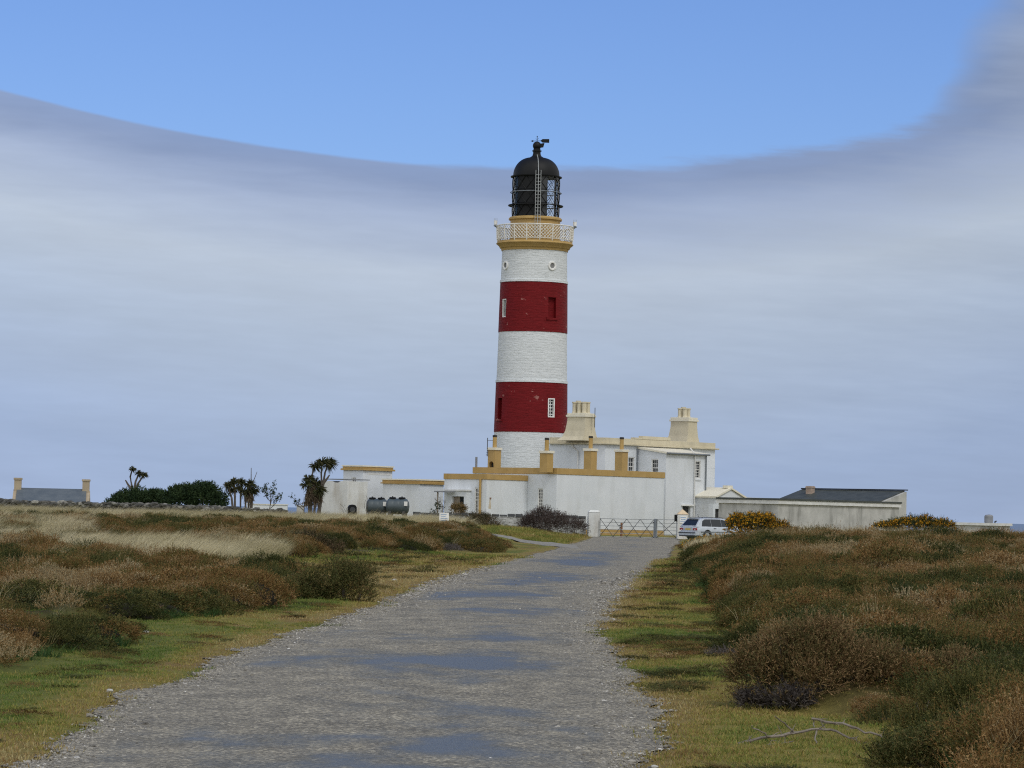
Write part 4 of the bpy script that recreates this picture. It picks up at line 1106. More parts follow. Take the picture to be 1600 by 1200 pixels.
# entrance porch on the wing
yq0, yq1 = fb.Y(729, XA0 - .45), fb.Y(694, XA0 - .45); zq = fb.Z(715, 767, XA0 - .45, (yq0 + yq1) / 2)
dy0, dy1 = fb.Y(725, XA0 - .45), fb.Y(706, XA0 - .45); dz1 = fb.Z(715, 775.5, XA0 - .45, dy0)
walls('porch_wall', 'white_render', lowb, rect(XA0 - .45, XA0 - .005, yq0, yq1), zq, [(fL(XA0 - .45), dy0, dy1, -.2, dz1, .3)])
MB().box(XA0 - .55, XA0 - .01, yq0 - .08, yq1 + .08, zq + .003, zq + .10).build('porch_lintel', 'pipe_white', lowb)
dm = (dy0 + dy1) / 2
dd = MB(); dd.box(XA0 - .20, XA0 - .16, dm + .02, dy1 - .02, -.2, dz1 - .03); dd.build('door', 'door_brown', lowb, bevel=.01)
MB().box(XA0 - .18, XA0 - .16, dy0 + .02, dm + .01, -.2, dz1 - .03).build('door_glass', 'glass_dark', lowb)
# flat canopy on posts beside the door
cy0, cy1 = fb.Y(701, XA0 - 1.2), fb.Y(684, XA0 - 1.2); cz = fb.Z(692, 769, XA0 - 1.2, cy0)
cn = MB(); cn.box(XA0 - 1.6, XA0 - .6, cy0, cy1, cz, cz + .09); cn.build('canopy', 'lead', lowb)
MB().box(XA0 - 1.45, XA0 - 1.37, cy0 + .8, cy0 + .88, -.4, cz - .003).build('canopy_post', 'door_brown', lowb)
# rust stain below a bracket, air vents
us = fb.X(766, ya); zs = fb.Z(766, 779, us, ya)
MB().box(us - .05, us + .05, ya - .08, ya - .002, zs - .02, zs + .07).build('bracket', 'rust', lowb)
st = MB(); st.add([(us - .05, ya - .003, zs), (us + .06, ya - .003, zs), (us + .14, ya - .003, zs - .75), (us - .18, ya - .003, zs - .7)], [(0, 1, 2, 3)]); st.build('rust_stain', painted('rust_streak', (.44, .36, .24), (.66, .62, .54), 3, .8, 5, .1), lowb)
uo = fb.X(811, ya); zo = fb.Z(811, 739, uo, ya)
# chimneys standing on the annexe roof
def chimney(root, x, y, z0, bh, side, pot_h, hole=False):
    b = MB().box(x - side / 2, x + side / 2, y - side / 2, y + side / 2, z0, z0 + bh)
    c = b.build('chimney', 'ochre', root)
    if hole:
        k = MB(); mpp = lambda u, n, z: (x - side / 2 - n, y + u, z)
        P = [(-.22, z0 + .12), (.22, z0 + .12)] + [(.22 * math.cos(t), z0 + .55 + .22 * math.sin(t)) for t in np.linspace(0, math.pi, 9)]
        # arched soot opening on the face towards the lane
        a = R(-50)
        vs = [mpp(u, .02, z) for u, z in P] + [mpp(u, -.4, z) for u, z in P]; nn = len(P)
        k.add(vs, [tuple(range(nn)), tuple(reversed(range(nn, 2 * nn)))] + [(i, (i + 1) % nn, nn + (i + 1) % nn, nn + i) for i in range(nn)]); cut(c, k)
        MB().box(x - side / 2 + .30, x - side / 2 + .32, y - .3, y + .3, z0 + .02, z0 + .85).build('flue_hole', 'soot', c)
    MB().box(x - side / 2 - .07, x + side / 2 + .07, y - side / 2 - .07, y + side / 2 + .07, z0 + bh + .002, z0 + bh + .19).build('chimney_cap', 'cream_white', c, bevel=.02)
    MB().lathe([(.14, z0 + bh + .19), (.155, z0 + bh + .22), (.15, z0 + bh + pot_h), (.10, z0 + bh + pot_h + .002)], 14, cx=x, cy=y).build('chimney_pot', 'terracotta' if False else 'ochre', c)
    MB().lathe([(.165, z0 + bh + pot_h - .02), (.17, z0 + bh + pot_h + .10), (.13, z0 + bh + pot_h + .13), (.02, z0 + bh + pot_h + .10)], 14, cx=x, cy=y).build('pot_rim', 'soot', c)
    return c
for px, py_t, py_b, ly, hole in ((772.5, 703.5, 729, 5.2, True), (854, 708.5, 733, .55, False), (922.5, 705, 732, 1.7, False), (971, 706.5, 734, 1.7, False)):
    x = fb.X(px, ly, 715) if not hole else None
    if hole: x = .95; ly = fb.Y(px, x, 715)
    zt0 = fb.Z(px, py_t, x, ly); zz0 = zpB + .12
    chimney(annexe, x, ly, zz0, zt0 - zz0, .68, .98, hole)
xf = .4; yf = fb.Y(744.3, xf, 720); fl = MB().tube([(xf, yf, zpB), (xf, yf, fb.Z(744.3, 714, xf, yf))], .085, 10).build('flue_pipe', 'lead', annexe)
# aerial on the first chimney
xa_, = (.55,); ya_ = fb.Y(761.5, xa_, 700); zA0, zA1 = fb.Z(761, 713, xa_, ya_), fb.Z(761, 684, xa_, ya_)
an = MB(); an.tube([(xa_, ya_, zA0), (xa_, ya_, zA1)], .03, 5)
for k in range(4): an.tube([(xa_ - .18 + .05 * k, ya_ - .05, zA0 + .1 + .16 * k), (xa_ + .25, ya_ + .1, zA0 + .1 + .16 * k)], .022, 4)
an.tube([(xa_, ya_, zA1 - .2), (xa_ + .3, ya_ - .3, zA1 - .18)], .015, 4); an.build('aerial', 'dark_iron', annexe)

# keeper's house -----------------------------------------------------
fh = Fr(944, 243)
house = thing('keepers_house', 'two storey white house with cream parapet and two big chimney stacks', 'house', fh.loc(), BR)
XH = fh.X(1117, 0, 720); YH = fh.Y(859, 0, 700)
zcH = fh.Z(944, 694.5, 0, 0); zpH = fh.Z(944, 683.5, 0, 0)
ops = []
def ofR(px0, px1, py0, py1, yo=0.0, d=.35):
    u0, u1 = fh.X(px0, yo, (py0 + py1) / 2), fh.X(px1, yo, (py0 + py1) / 2); um = (u0 + u1) / 2
    return (fR(yo), u0, u1, fh.Z((px0 + px1) / 2, py1, um, yo), fh.Z((px0 + px1) / 2, py0, um, yo), d)
W1 = ofR(981.5, 991.5, 714, 744)
walls('wall', 'white_render', house, rect(0, XH, 0, YH), zcH, [W1])
window(house, *W1[:5], 3, 2, d=.25)
# cornice and stepped parapet
cb_ = MB(); q = .26
cb_.box(-q, XH + q, -q, .05, zcH + .003, zcH + .12); cb_.box(-q, .05, .05, YH, zcH + .003, zcH + .12); cb_.box(XH - .05, XH + q, .05, YH, zcH + .003, zcH + .12)
cb_.build('cornice', 'cream', house, bevel=.03)
parapet(house, 0, XH, 0, YH, zcH + .123, zpH, 'cream', .02, .35)
xs0, xs1 = fh.X(1003, 0, 690), fh.X(1047, 0, 690)
MB().box(xs0, xs1, -.05, .33, zpH + .002, zpH + .26).build('parapet_block', 'cream', house, bevel=.01)
MB().box(xs0 - 1.0, xs0 - .005, -.045, .33, zpH + .002, zpH + .12).build('parapet_block', 'cream', house, bevel=.01)
MB().box(.36, XH - .36, .36, YH - .36, zcH + .003, zcH + .3).build('roof', 'lead', house)
def stack(px0, px1, py_cap0, py_cap1, py_base, py_pot, npots, ly, w):
    xc = fh.X((px0 + px1) / 2, ly, 670); side_x = 1.15; side_y = 1.75
    zc0, zc1 = fh.Z(px0, py_cap1, xc, ly), fh.Z(px0, py_cap0, xc, ly); zb0 = zcH + .28
    b = MB(); fl_ = .55
    sec = [(fl_ + .12, 0), (fl_ * .55, .30), (fl_ * .22, .75), (0.03, 1.3), (0, 1.5)]
    rings = []
    zz = [(e, zb0 + hgt) for e, hgt in sec if zb0 + hgt < zc0 - .2] + [(0, zc0)]
    vs = []; fs = []
    for e, z in zz: vs += [(xc - side_x / 2 - e * .6, ly - side_y / 2 - e * .05, z), (xc + side_x / 2 + e, ly - side_y / 2 - e * .05, z), (xc + side_x / 2 + e, ly + side_y / 2 + e, z), (xc - side_x / 2 - e * .6, ly + side_y / 2 + e, z)]
    for j in range(len(zz) - 1):
        for i in range(4): fs.append((j * 4 + i, j * 4 + (i + 1) % 4, j * 4 + 4 + (i + 1) % 4, j * 4 + 4 + i))
    fs += [(3, 2, 1, 0), tuple(range(len(vs) - 4, len(vs)))]
    b.add(vs, fs); c = b.build('chimney_stack', 'cream', house)
    k = MB(); k.box(xc - side_x / 2 - .09, xc + side_x / 2 + .09, ly - side_y / 2 - .09, ly + side_y / 2 + .09, zc0 + .002, zc0 + .16); k.box(xc - side_x / 2 - .03, xc + side_x / 2 + .03, ly - side_y / 2 - .03, ly + side_y / 2 + .03, zc0 + .162, zc1)
    k.build('chimney_cap', 'cream_white', c, bevel=.02)
    zp = fh.Z(px0, py_pot, xc, ly)
    n = npots
    for i in range(n):
        row, colm = i % 2, i // 2; nc = (n + 1) // 2
        x = xc - .22 + .44 * row; y = ly + (colm - (nc - 1) / 2) * .47
        MB().lathe([(.20, zc1), (.20, zc1 + .06), (.17, zc1 + .12), (.17, zp - .12), (.205, zp - .1), (.205, zp - (.0 if i != n - 1 else -.1)), (.13, zp - .02)], 8, cx=x, cy=y).build('chimney_pot', 'cream', c)
    return c, xc
c1, xc1 = stack(889, 926, 645.5, 651.5, 684, 627.5, 6, YH * .42, 1)
c2, xc2 = stack(1050, 1087, 652, 658.5, 690, 637.5, 4, 1.3, 1)
axx, ayy = fh.X(929.5, 1.0, 650), 1.0
b = MB(); b.tube([(axx, ayy, fh.Z(929, 668, axx, ayy)), (axx, ayy, fh.Z(929, 637, axx, ayy))], .03, 5)
for k in range(7): b.tube([(axx - .12, ayy - .1, fh.Z(929, 662 - k * 2.7, axx, ayy)), (axx + .12, ayy + .1, fh.Z(929, 662 - k * 2.7, axx, ayy))], .02, 4)
b.build('aerial', 'dark_iron', house)
# lean-to projecting from the right face
lx0 = fh.X(996, 0, 720); pj = fh.Y(1041, lx0, 720); lx1 = fh.X(1104, pj, 720)
zlo = fh.Z(1041, 708.5, lx0, pj); zhi = fh.Z(996, 701, lx0, 0)
ln = MB()
ln.add([(lx0, pj, -.6), (lx1, pj, -.6), (lx1, -.004, -.6), (lx0, -.004, -.6), (lx0, pj, zlo), (lx1, pj, zlo), (lx1, -.004, zhi), (lx0, -.004, zhi)], [(3, 2, 1, 0), (4, 5, 6, 7), (0, 1, 5, 4), (1, 2, 6, 5), (2, 3, 7, 6), (3, 0, 4, 7)])
lo = ln.build('lean_to_wall', 'white_render', house)
def ofL(px0, px1, py0, py1, xo, d=.3):
    a, b_ = fh.Y(px1, xo, (py0 + py1) / 2), fh.Y(px0, xo, (py0 + py1) / 2); mid = (a + b_) / 2
    return (fL(xo), min(a, b_), max(a, b_), fh.Z((px0 + px1) / 2, py1, xo, mid), fh.Z((px0 + px1) / 2, py0, xo, mid), d)
WL = ofL(1017.5, 1028.5, 717, 745, lx0)
WR1 = ofR(1086.5, 1095, 720, 748, pj); WR2 = ofR(1085.5, 1093.5, 789, 812, pj); DR = ofR(1066, 1078.5, 791, 838, pj)
for wv in (WL, WR1, WR2, DR): cut(lo, MB().box(wv[1], wv[2], -wv[5], .5, wv[3], wv[4], wv[0]))
window(house, *WL[:5], 3, 2, d=.22); window(house, *WR1[:5], 2, 3, d=.22, sillmat='white_render'); window(house, *WR2[:5], 2, 3, d=.22)
MB().box(DR[1] + .02, DR[2] - .02, -.24, -.2, DR[3] - .2, DR[4] - .02, DR[0]).build('door', 'dark_wood', house, bevel=.01)
MB().box(DR[1] - .2, DR[2] + .25, .0, .12, DR[4] + .02, DR[4] + .14, DR[0]).build('door_lintel', 'frame_white', house)
rf = MB(); e = .12
rf.hexa([(lx0 - e, pj - e, zlo + .004 - .02), (lx1 + e, pj - e, zlo + .004 - .02), (lx1 + e, -.03, zhi + .004), (lx0 - e, -.03, zhi + .004), (lx0 - e, pj - e, zlo + .12), (lx1 + e, pj - e, zlo + .12), (lx1 + e, -.03, zhi + .14), (lx0 - e, -.03, zhi + .14)])
rf.build('lean_to_roof', 'cream_white', house)
MB().tube([(lx0 - .15, pj - .2, zlo + .02), (lx1 + .15, pj - .2, zlo + .02)], .07, 8).build('gutter', 'grey_iron', house)
for px, y0, top in ((994.5, 0, zcH - .1),):
    x = fh.X(px, 0, 720); pipe(house, [(x, -.09, -.3), (x, -.09, zcH - .2)], .05, 'grey_iron')
for px, zt in ((1084, zlo + .5), (1101.5, zlo)):
    x = fh.X(px, pj, 740); pipe(house, [(x, pj - .1, -.3), (x, pj - .1, zlo - .02)] + ([] if px > 1090 else [(x - .1, pj - .1, zlo + .1), (x - .1, pj + .3, zlo + .5)]), .055, 'pipe_white' if px < 1090 else 'grey_iron')
yl = fh.Y(904, 0, 720); pipe(house, [(-.1, yl, -.3), (-.1, yl, fh.Z(904, 705, 0, yl)), (-.1, yl + .55, fh.Z(897, 698, 0, yl)), (-.1, yl + .6, zcH - .02)], .065, 'pipe_white')
# quoin lines on the far right corner
x0 = fh.X(1106, 0, 750)
for k in range(1, 9):
    zz = zcH * k / 9
    MB().box(x0, XH + .012, -.012, .2, zz - .02 - (zcH / 9 - .05), zz - .02).build('quoin', 'white_render', house)

# white block with cornice, far left of the group ---------------------
fw = Fr(566, 240)
wb = thing('white_block', 'small white flat roofed block with ochre cornice and one window behind the palms', 'building', fw.loc(), BR)
XW = fw.X(612.5, 0, 760); YW = fw.Y(536, 0, 760); zW = fw.Z(566, 735, 0, 0); zW2 = fw.Z(566, 727, 0, 0)
y0_, y1_ = fw.Y(556.5, 0, 755), fw.Y(549, 0, 755); z0_, z1_ = fw.Z(552, 765, 0, y0_), fw.Z(552, 745.5, 0, y0_)
walls('wall', 'white_render', wb, rect(0, XW, 0, YW), zW, [(fL(), y0_, y1_, z0_, z1_, .3)])
window(wb, fL(), y0_, y1_, z0_, z1_, 2, 1, d=.18, glass='curtain', sillmat='terracotta', bar=.05)
parapet(wb, 0, XW, 0, YW, zW + .003, zW + .14, 'ochre', .16, .3, 'cornice'); parapet(wb, 0, XW, 0, YW, zW + .143, zW2 - .1, 'ochre', .05, .3, 'parapet', 'cream_white')
MB().box(.31, XW - .31, .31, YW - .31, zW + .003, zW + .12).build('roof', 'lead', wb)
MB().box(.5, XW - .25, -.015, -.002, zW - .30, zW - .14).build('string_course', 'pipe_white', wb)
# low link range with ochre band
fk = Fr(655, 236)
lk = thing('link_range', 'long low white wall range with ochre banded parapet behind the water tanks', 'building', fk.loc(), BR)
XK = fk.X(693, 0, 770); YK = fk.Y(598, 0, 770); zK = fk.Z(655, 756.5, 0, 0); zK2 = fk.Z(655, 750, 0, 0)
walls('wall', 'white_render', lk, rect(0, XK, 0, YK), zK)
parapet(lk, 0, XK, 0, YK, zK + .003, zK + .09, 'ochre', .14, .25, 'cornice'); parapet(lk, 0, XK, 0, YK, zK + .093, zK2 - .03, 'ochre', .04, .25, 'parapet', 'cream_white')
MB().box(.26, XK - .26, .26, YK - .26, zK + .003, zK + .08).build('roof', 'lead', lk)
# weathered white outhouse behind the palms
fo = Fr(542, 236.5)
oh = thing('old_outhouse', 'weathered white outhouse with peeling wall behind the shaggy palms', 'building', fo.loc(), BR)
YO = fo.Y(497, 0, 775); zO = fo.Z(520, 751, 0, 1)
wo = MB(); n = 9; 
pts = [(0, -.8)] + [(YO, -.8)] + [(YO * (1 - k / n), zO - .12 + (.0 if k < 3 else .10) - (.12 if k in (5, 6) else 0)) for k in range(n + 1)]
wo.add([(0, y, z) for y, z in pts] + [(2.2, y, z) for y, z in pts], [tuple(range(len(pts))), tuple(reversed(range(len(pts), 2 * len(pts))))] + [(i, (i + 1) % len(pts), len(pts) + (i + 1) % len(pts), len(pts) + i) for i in range(len(pts))])
wo.build('wall', 'old_white', oh)
MB().box(.02, 2.4, -.05, YO * .78, zO - .0 + .08, zO + .15).build('roof', 'lead', oh)

# grey rendered shed with white fascia, right -----------------------------
fs_ = Fr(1216, 220)
gs = thing('grey_shed', 'low grey rendered shed with peeling walls and white fascia behind the gorse', 'shed', fs_.loc(), BR)
XS = fs_.X(1405, 0, 790); YS = fs_.Y(1123, 0, 785); zS0 = fs_.Z(1216, 787.5, 0, 0); zS1 = fs_.Z(1216, 781.5, 0, 0)
SD = 2.6
MB().prism([(0, 0), (XS, 0), (XS, SD), (SD, SD), (SD, YS), (0, YS)], -.8, zS0).build('wall', 'grey_render', gs)
b = MB(); b.prism([(-.14, -.14), (XS + .05, -.14), (XS + .05, SD), (SD, SD), (SD, YS + .1), (-.14, YS + .1)], zS0 + .003, zS1); b.build('fascia', 'pipe_white', gs)
b = MB(); b.prism([(-.2, -.2), (XS + .08, -.2), (XS + .08, SD), (SD, SD), (SD, YS + .12), (-.2, YS + .12)], zS1 + .003, zS1 + .13); b.build('roof', 'slate', gs)
# slate roofed shed rising behind it
ss = thing('slate_shed', 'shed with dark slate pitched roof and stone gable behind the grey shed', 'shed', fs_.loc(), BR)
g0, g1 = fs_.X(1379, SD + .02, 780), fs_.X(1416.5, SD + .02, 780); gy = SD + .02
ze, zr_ = fs_.Z(1379, 784.5, g0, gy), fs_.Z(1416.5, 768.5, g1, gy)
gl_ = fs_.Y(1256, g1, 770)
sh = MB(); sh.add([(g0, gy, -.8), (g1, gy, -.8), (g1, gl_, -.8), (g0, gl_, -.8), (g0, gy, ze), (g1, gy, zr_), (g1, gl_, zr_), (g0, gl_, ze)], [(3, 2, 1, 0), (4, 5, 6, 7), (0, 1, 5, 4), (1, 2, 6, 5), (2, 3, 7, 6), (3, 0, 4, 7)])
sh.build('wall', 'grey_render', ss)
ov = .18; sl = (zr_ - ze) / (g1 - g0)
rr_ = MB(); rr_.hexa([(g0 - .25, gy + .22, ze - .25 * sl + .004), (g1 + .06, gy + .22, zr_ + .06 * sl + .004), (g1 + .06, gl_ + ov, zr_ + .06 * sl + .004), (g0 - .25, gl_ + ov, ze - .25 * sl + .004),
                      (g0 - .25, gy + .22, ze - .25 * sl + .07), (g1 + .06, gy + .22, zr_ + .06 * sl + .07), (g1 + .06, gl_ + ov, zr_ + .06 * sl + .07), (g0 - .25, gl_ + ov, ze - .25 * sl + .07)])
rr_.build('roof', 'slate', ss)
MB().box(g1 - .15, g1 + .1, gy - .06, gl_ + ov, zr_ + .09, zr_ + .17).build('ridge_flashing', 'black_paint', ss)
xcq = g0 + (g1 - g0) * .62; ycq = fs_.Y(1266, xcq, 765); zt1 = fs_.Z(1266, 759.5, xcq, ycq)
cc = MB().box(xcq - .22, xcq + .22, ycq - .25, ycq + .25, ze, zt1).build('chimney', 'brick', ss)
MB().box(xcq - .26, xcq + .26, ycq - .29, ycq + .29, zt1 - .14, zt1 - .05).build('chimney_cap', 'brick', cc)
# little white gabled house between
fg = Fr(1119, 246)
gh = thing('gabled_cottage', 'little white gabled building with a long low wing between house and grey shed', 'building', fg.loc(), BR)
XG = fg.X(1163, 0, 780); zge = fg.Z(1119, 777, 0, 0); zgp = fg.Z(1138, 765, XG / 2, 0); DG = 4.5
gm = MB(); P = [(0, -.8), (XG, -.8), (XG, zge), (XG / 2, zgp), (0, zge)]
gm.add([(x, 0, z) for x, z in P] + [(x, DG, z) for x, z in P], [(0, 1, 2, 3, 4), (9, 8, 7, 6, 5)] + [(i, i + 5, (i + 1) % 5 + 5, (i + 1) % 5) for i in range(5)])
gwo = gm.build('wall', 'white_render', gh)
for sg in (0, 1):
    t_ = MB(); x0_, x1_ = (0 - .15, XG / 2) if sg == 0 else (XG / 2, XG + .15); za, zb_ = (zge - .05, zgp + .02) if sg == 0 else (zgp + .02, zge - .05)
    t_.hexa([(x0_, -.12, za + .01), (x1_, -.12, zb_ + .01), (x1_, DG, zb_ + .01), (x0_, DG, za + .01), (x0_, -.12, za + .14), (x1_, -.12, zb_ + .14), (x1_, DG, zb_ + .14), (x0_, DG, za + .14)]); t_.build('roof', 'cream_white', gh)
MB().box(XG / 2 - .35, XG / 2 + .35, .05, .5, zgp + .08, zgp + .32).build('finial', 'cream_white', gh)
u0, u1 = fg.X(1117.5, -.1, 800), fg.X(1123.5, -.1, 800)
wgx = fg.X(1238, 1.2, 780)
MB().box(XG - .01 + .02, wgx, 1.2, 3.5, -.8, fg.Z(1200, 778, XG + 2, 1.2)).build('wing', 'cream_white', gh)
dk = MB().box(0, .04, 0, .04, 0, .04)
fd = Fr(1117.5, 239)
dg_ = thing('dark_doorway', 'dark doorway in a short white wall at the end of the grey shed', 'wall', fd.loc(), BR)
xd = fd.X(1127, 0, 800); zd0 = fd.Z(1120, 795, .4, 0)
wd = walls('wall', 'white_render', dg_, rect(-.25, xd + .2, 0, .4), zd0 + .35, [(fR(), .02, xd - .05, -.7, zd0, .3)])
MB().box(.03, xd - .06, .22, .28, -.5, zd0 - .02).build('door', 'dark_wood', dg_)

# far cottage on the left
fc = Fr(140, 330, R(8)); 
ct = thing('far_cottage', 'grey slate roofed cottage with two yellowish chimneys beyond the field wall', 'cottage', (at(140, 790, 330).x, 330, at(140, 790, 330).z - 1.6), R(186))
def ctz(px, py): return at(px, py, 330).z - ct.location.z
Lc = (140 - 22) / F * 330; zrid = ctz(80, 765.5); zeav = ctz(80, 786.5); dc = 3.0
pr = [(-dc, -2), (dc, -2), (dc, zeav), (0, zrid), (-dc, zeav)]
cmb = MB(); cmb.add([(0, y, z) for y, z in pr] + [(Lc, y, z) for y, z in pr], [(0, 1, 2, 3, 4), (9, 8, 7, 6, 5)] + [(i, i + 5, (i + 1) % 5 + 5, (i + 1) % 5) for i in range(5)]); cmb.build('wall', 'sandstone', ct)
for sg in (1, -1):
    r_ = MB(); r_.hexa([(.35, sg * (dc + .2), zeav - .1), (Lc - .35, sg * (dc + .2), zeav - .1), (Lc - .35, 0, zrid + .02), (.35, 0, zrid + .02), (.35, sg * (dc + .2), zeav + .02), (Lc - .35, sg * (dc + .2), zeav + .02), (Lc - .35, 0, zrid + .16), (.35, 0, zrid + .16)]); r_.build('roof', 'slate_blue', ct)
for xx in (.42, Lc - .42):
    c = MB().box(xx - .36, xx + .36, -.45, .45, zrid - .4, zrid + 1.15).build('chimney', 'sandstone', ct)
    MB().box(xx - .43, xx + .43, -.52, .52, zrid + .95, zrid + 1.17).build('chimney_cap', 'sandstone', c, bevel=.02)
# flat roofed hut far right with a grey cowl
hp = at(1559, 822, 262)
hut = thing('flat_roofed_hut', 'half hidden low hut with white roof edge and grey roof tank beyond the heather', 'hut', (hp.x, 262, Hs(hp.x, 262)), R(62))
hz = at(1559, 817.5, 262).z - hut.location.z
MB().box(0, 3, 0, 5.2, -.5, hz - .22).build('wall', 'grey_render', hut)
MB().box(-.15, 3.2, -.15, 5.4, hz - .217, hz).build('roof', 'pipe_white', hut)
tk = MB().lathe([(.34, hz), (.36, hz + .1), (.36, hz + .55), (.28, hz + .66), (.05, hz + .7)], 18, cx=.6, cy=1.0).build('roof_tank', 'lead', hut)
MB().tube([(.3, .35, hz), (.3, .35, hz + .12), (.2, .2, hz + .16)], .06, 6).build('vent_pipe', 'dark_iron', hut)
# ------------------------------------------------------------------ gate pillars, gates, garden wall
def zof(px, py, D): return at(px, py, D).z
def pillar(name, label, px0, px1, py_top, D, cap):
    p = at((px0 + px1) / 2, 820, D); w = (px1 - px0) / F * D; z = Hs(p.x, D); h = zof((px0 + px1) / 2, py_top, D) - z
    t = thing(name, label, 'gate pillar', (p.x, D, z), R(4), 'gate pillars')
    ch = .34 if cap == 'cream_white' else .16
    MB().box(-w / 2, w / 2, -w / 2, w / 2, -.4, h - ch).build('shaft', 'old_white', t, bevel=.03)
    q = w / 2 + .02
    if cap == 'cream_white':
        MB().add([(-q, -q, h - ch + .003), (q, -q, h - ch + .003), (q, q, h - ch + .003), (-q, q, h - ch + .003), (0, 0, h)], [(3, 2, 1, 0), (0, 1, 4), (1, 2, 4), (2, 3, 4), (3, 0, 4)]).build('cap', MT['pillar_cap'], t)
    else:
        MB().hexa([(-q, -q, h - ch + .003), (q, -q, h - ch + .003), (q, q, h - ch + .003), (-q, q, h - ch + .003), (-q * .7, -q * .7, h), (q * .7, -q * .7, h), (q * .7, q * .7, h), (-q * .7, q * .7, h)]).build('cap', 'old_white', t, bevel=.02)
    return t, p, w, z, h
MT['pillar_cap'] = painted('pillar_cap', (.55, .38, .20), (.66, .55, .40), 2, .8, 6, .4)
pl_, pL, wL_, zL_, hL_ = pillar('gate_pillar', 'white gate pillar with flat top at the left end of the gate', 918.5, 936.5, 797, 210, 'old_white')
pr_, pR, wR_, zR_, hR_ = pillar('gate_pillar', 'white gate pillar with sandy pyramid cap and notice, beside the parked car', 1057.5, 1074.5, 795.5, 207.5, 'cream_white')
nt_ = MB().box(-.22, .24, -wR_ / 2 - .025, -wR_ / 2 - .004, hR_ - .92, hR_ - .46).build('notice', 'frame_white', pr_)
MT['blue_ink'] = plain('blue_ink', (.22, .34, .52), .6)
b = MB()
for k, (a, c) in enumerate(((-.17, .19), (-.14, .16), (-.18, .20))):
    z = hR_ - .54 - k * .12; b.box(a, c, -wR_ / 2 - .028, -wR_ / 2 - .026, z - .025, z + .02)
b.build('notice_line', 'blue_ink', nt_)
MB().box(-wR_ / 2 - .16, -wR_ / 2 - .003, -.12, .12, hR_ - .80, hR_ - .36).build('letter_box', 'black_paint', pr_, bevel=.02)
# field gates
def gate_leaf(name, label, px0, px1, D0, D1, nX, zt_px, zb_px, post=None):
    a = at(px0, 830, D0); c = at(px1, 830, D1)
    v = Vector((c.x - a.x, D1 - D0, 0)); Lg = v.length; ang = math.atan2(v.y, v.x); z = Hs(a.x, D0)
    g = thing(name, label, 'gate', (a.x, D0, z), ang, 'field gates')
    zt = zof(px0, zt_px, D0) - z; zb_ = zof(px0, zb_px, D0) - z; 
    for k in range(6):
        zz = zb_ + (zt - zb_) * (k / 5.0); MB().tube([(0, 0, zz), (Lg, 0, zz)], .022 if k < 5 else .028, 6).build('bar', 'galvanised', g)
    for x in (0, Lg): MB().tube([(x, 0, zb_ - .03), (x, 0, zt + .03)], .03, 6).build('stile', 'galvanised', g)
    for k in range(nX):
        x0, x1 = Lg * k / nX, Lg * (k + 1) / nX
        MB().tube([(x0, -.03, zt), (x1, -.03, zb_)], .018, 5).build('brace', 'dark_iron', g); MB().tube([(x0, -.055, zb_), (x1, -.055, zt)], .018, 5).build('brace', 'dark_iron', g)
    return g, Lg, zb_, zt
ga, La, zb1, zt1 = gate_leaf('field_gate', 'long galvanised field gate with crossed braces between left pillar and thick post', 937.5, 1021.5, 209.5, 208.3, 4, 810, 838)
gb, Lb, _, _ = gate_leaf('side_gate', 'short galvanised gate with one crossed brace beside the right pillar', 1026.5, 1057, 208, 207.5, 1, 811.5, 840)
def post(name, label, px, D, py0, r, mat):
    p = at(px, 830, D); z = Hs(p.x, D); t = thing(name, label, 'post', (p.x, D, z), 0, 'gate posts')
    h = zof(px, py0, D) - z
    MB().lathe([(r, -.4), (r, h - .03), (r * .7, h), (.01, h + .005)], 12).build('shaft', mat, t)
    MB().box(-r - .10, -r + .01, -.05, .05, h * .78, h * .78 + .07).build('hinge', 'dark_iron', t)
    return t
post('gate_post', 'thick grey post between the two gates', 1023.8, 208.1, 810.5, .085, 'grey_iron')
post('gate_post', 'short brown post standing behind the middle of the long gate', 971, 210, 817, .075, MT['rust'])
# garden wall with dark coping
def garden_wall():
    D = 213; a = at(645, 810, D); c = at(917, 810, D - 2.5)
    x0, x1 = a.x, c.x; z = Hs(c.x, D); zt = zof(860, 805.2, D) 
    t = thing('garden_wall', 'whitewashed stone garden wall with dark coping between the buildings and left gate pillar', 'wall', (0, 0, 0))
    MB().box(x0, x1, D - .2, D + .25, min(Hs(x0, D), z) - .6, zt - .16).build('wall', 'limewash_stone', t)
    n = int((x1 - x0) / .52)
    g = np.random.default_rng(5)
    for k in range(n):
        xa = x0 + (x1 - x0) * k / n; xb = x0 + (x1 - x0) * (k + 1) / n
        MB().box(xa + .01, xb - .012, D - .27, D + .32, zt - .155 + g.uniform(-.01, .01), zt + g.uniform(-.03, .05)).build('coping_stone', 'coping_dark', t, bevel=.02)
    # rough stones standing proud of the limewash, too small to pick apart
    b = MB()
    for k in range(420):
        x = g.uniform(x0, x1); zz = g.uniform(z - .1, zt - .25); w, h = g.uniform(.10, .30), g.uniform(.06, .15)
        b.hexa([(x - w / 2, D - .205, zz - h / 2), (x + w / 2, D - .205, zz - h / 2), (x + w / 2, D - .1, zz - h / 2), (x - w / 2, D - .1, zz - h / 2), (x - w * .4, D - .225 - g.uniform(0, .03), zz + h * .1), (x + w * .4, D - .23, zz + h * .1), (x + w / 2, D - .1, zz + h / 2), (x - w / 2, D - .1, zz + h / 2)])
    o = b.build('wall_stone', 'limewash_stone', t, bevel=0); o['kind'] = 'stuff'
    return t
garden_wall()
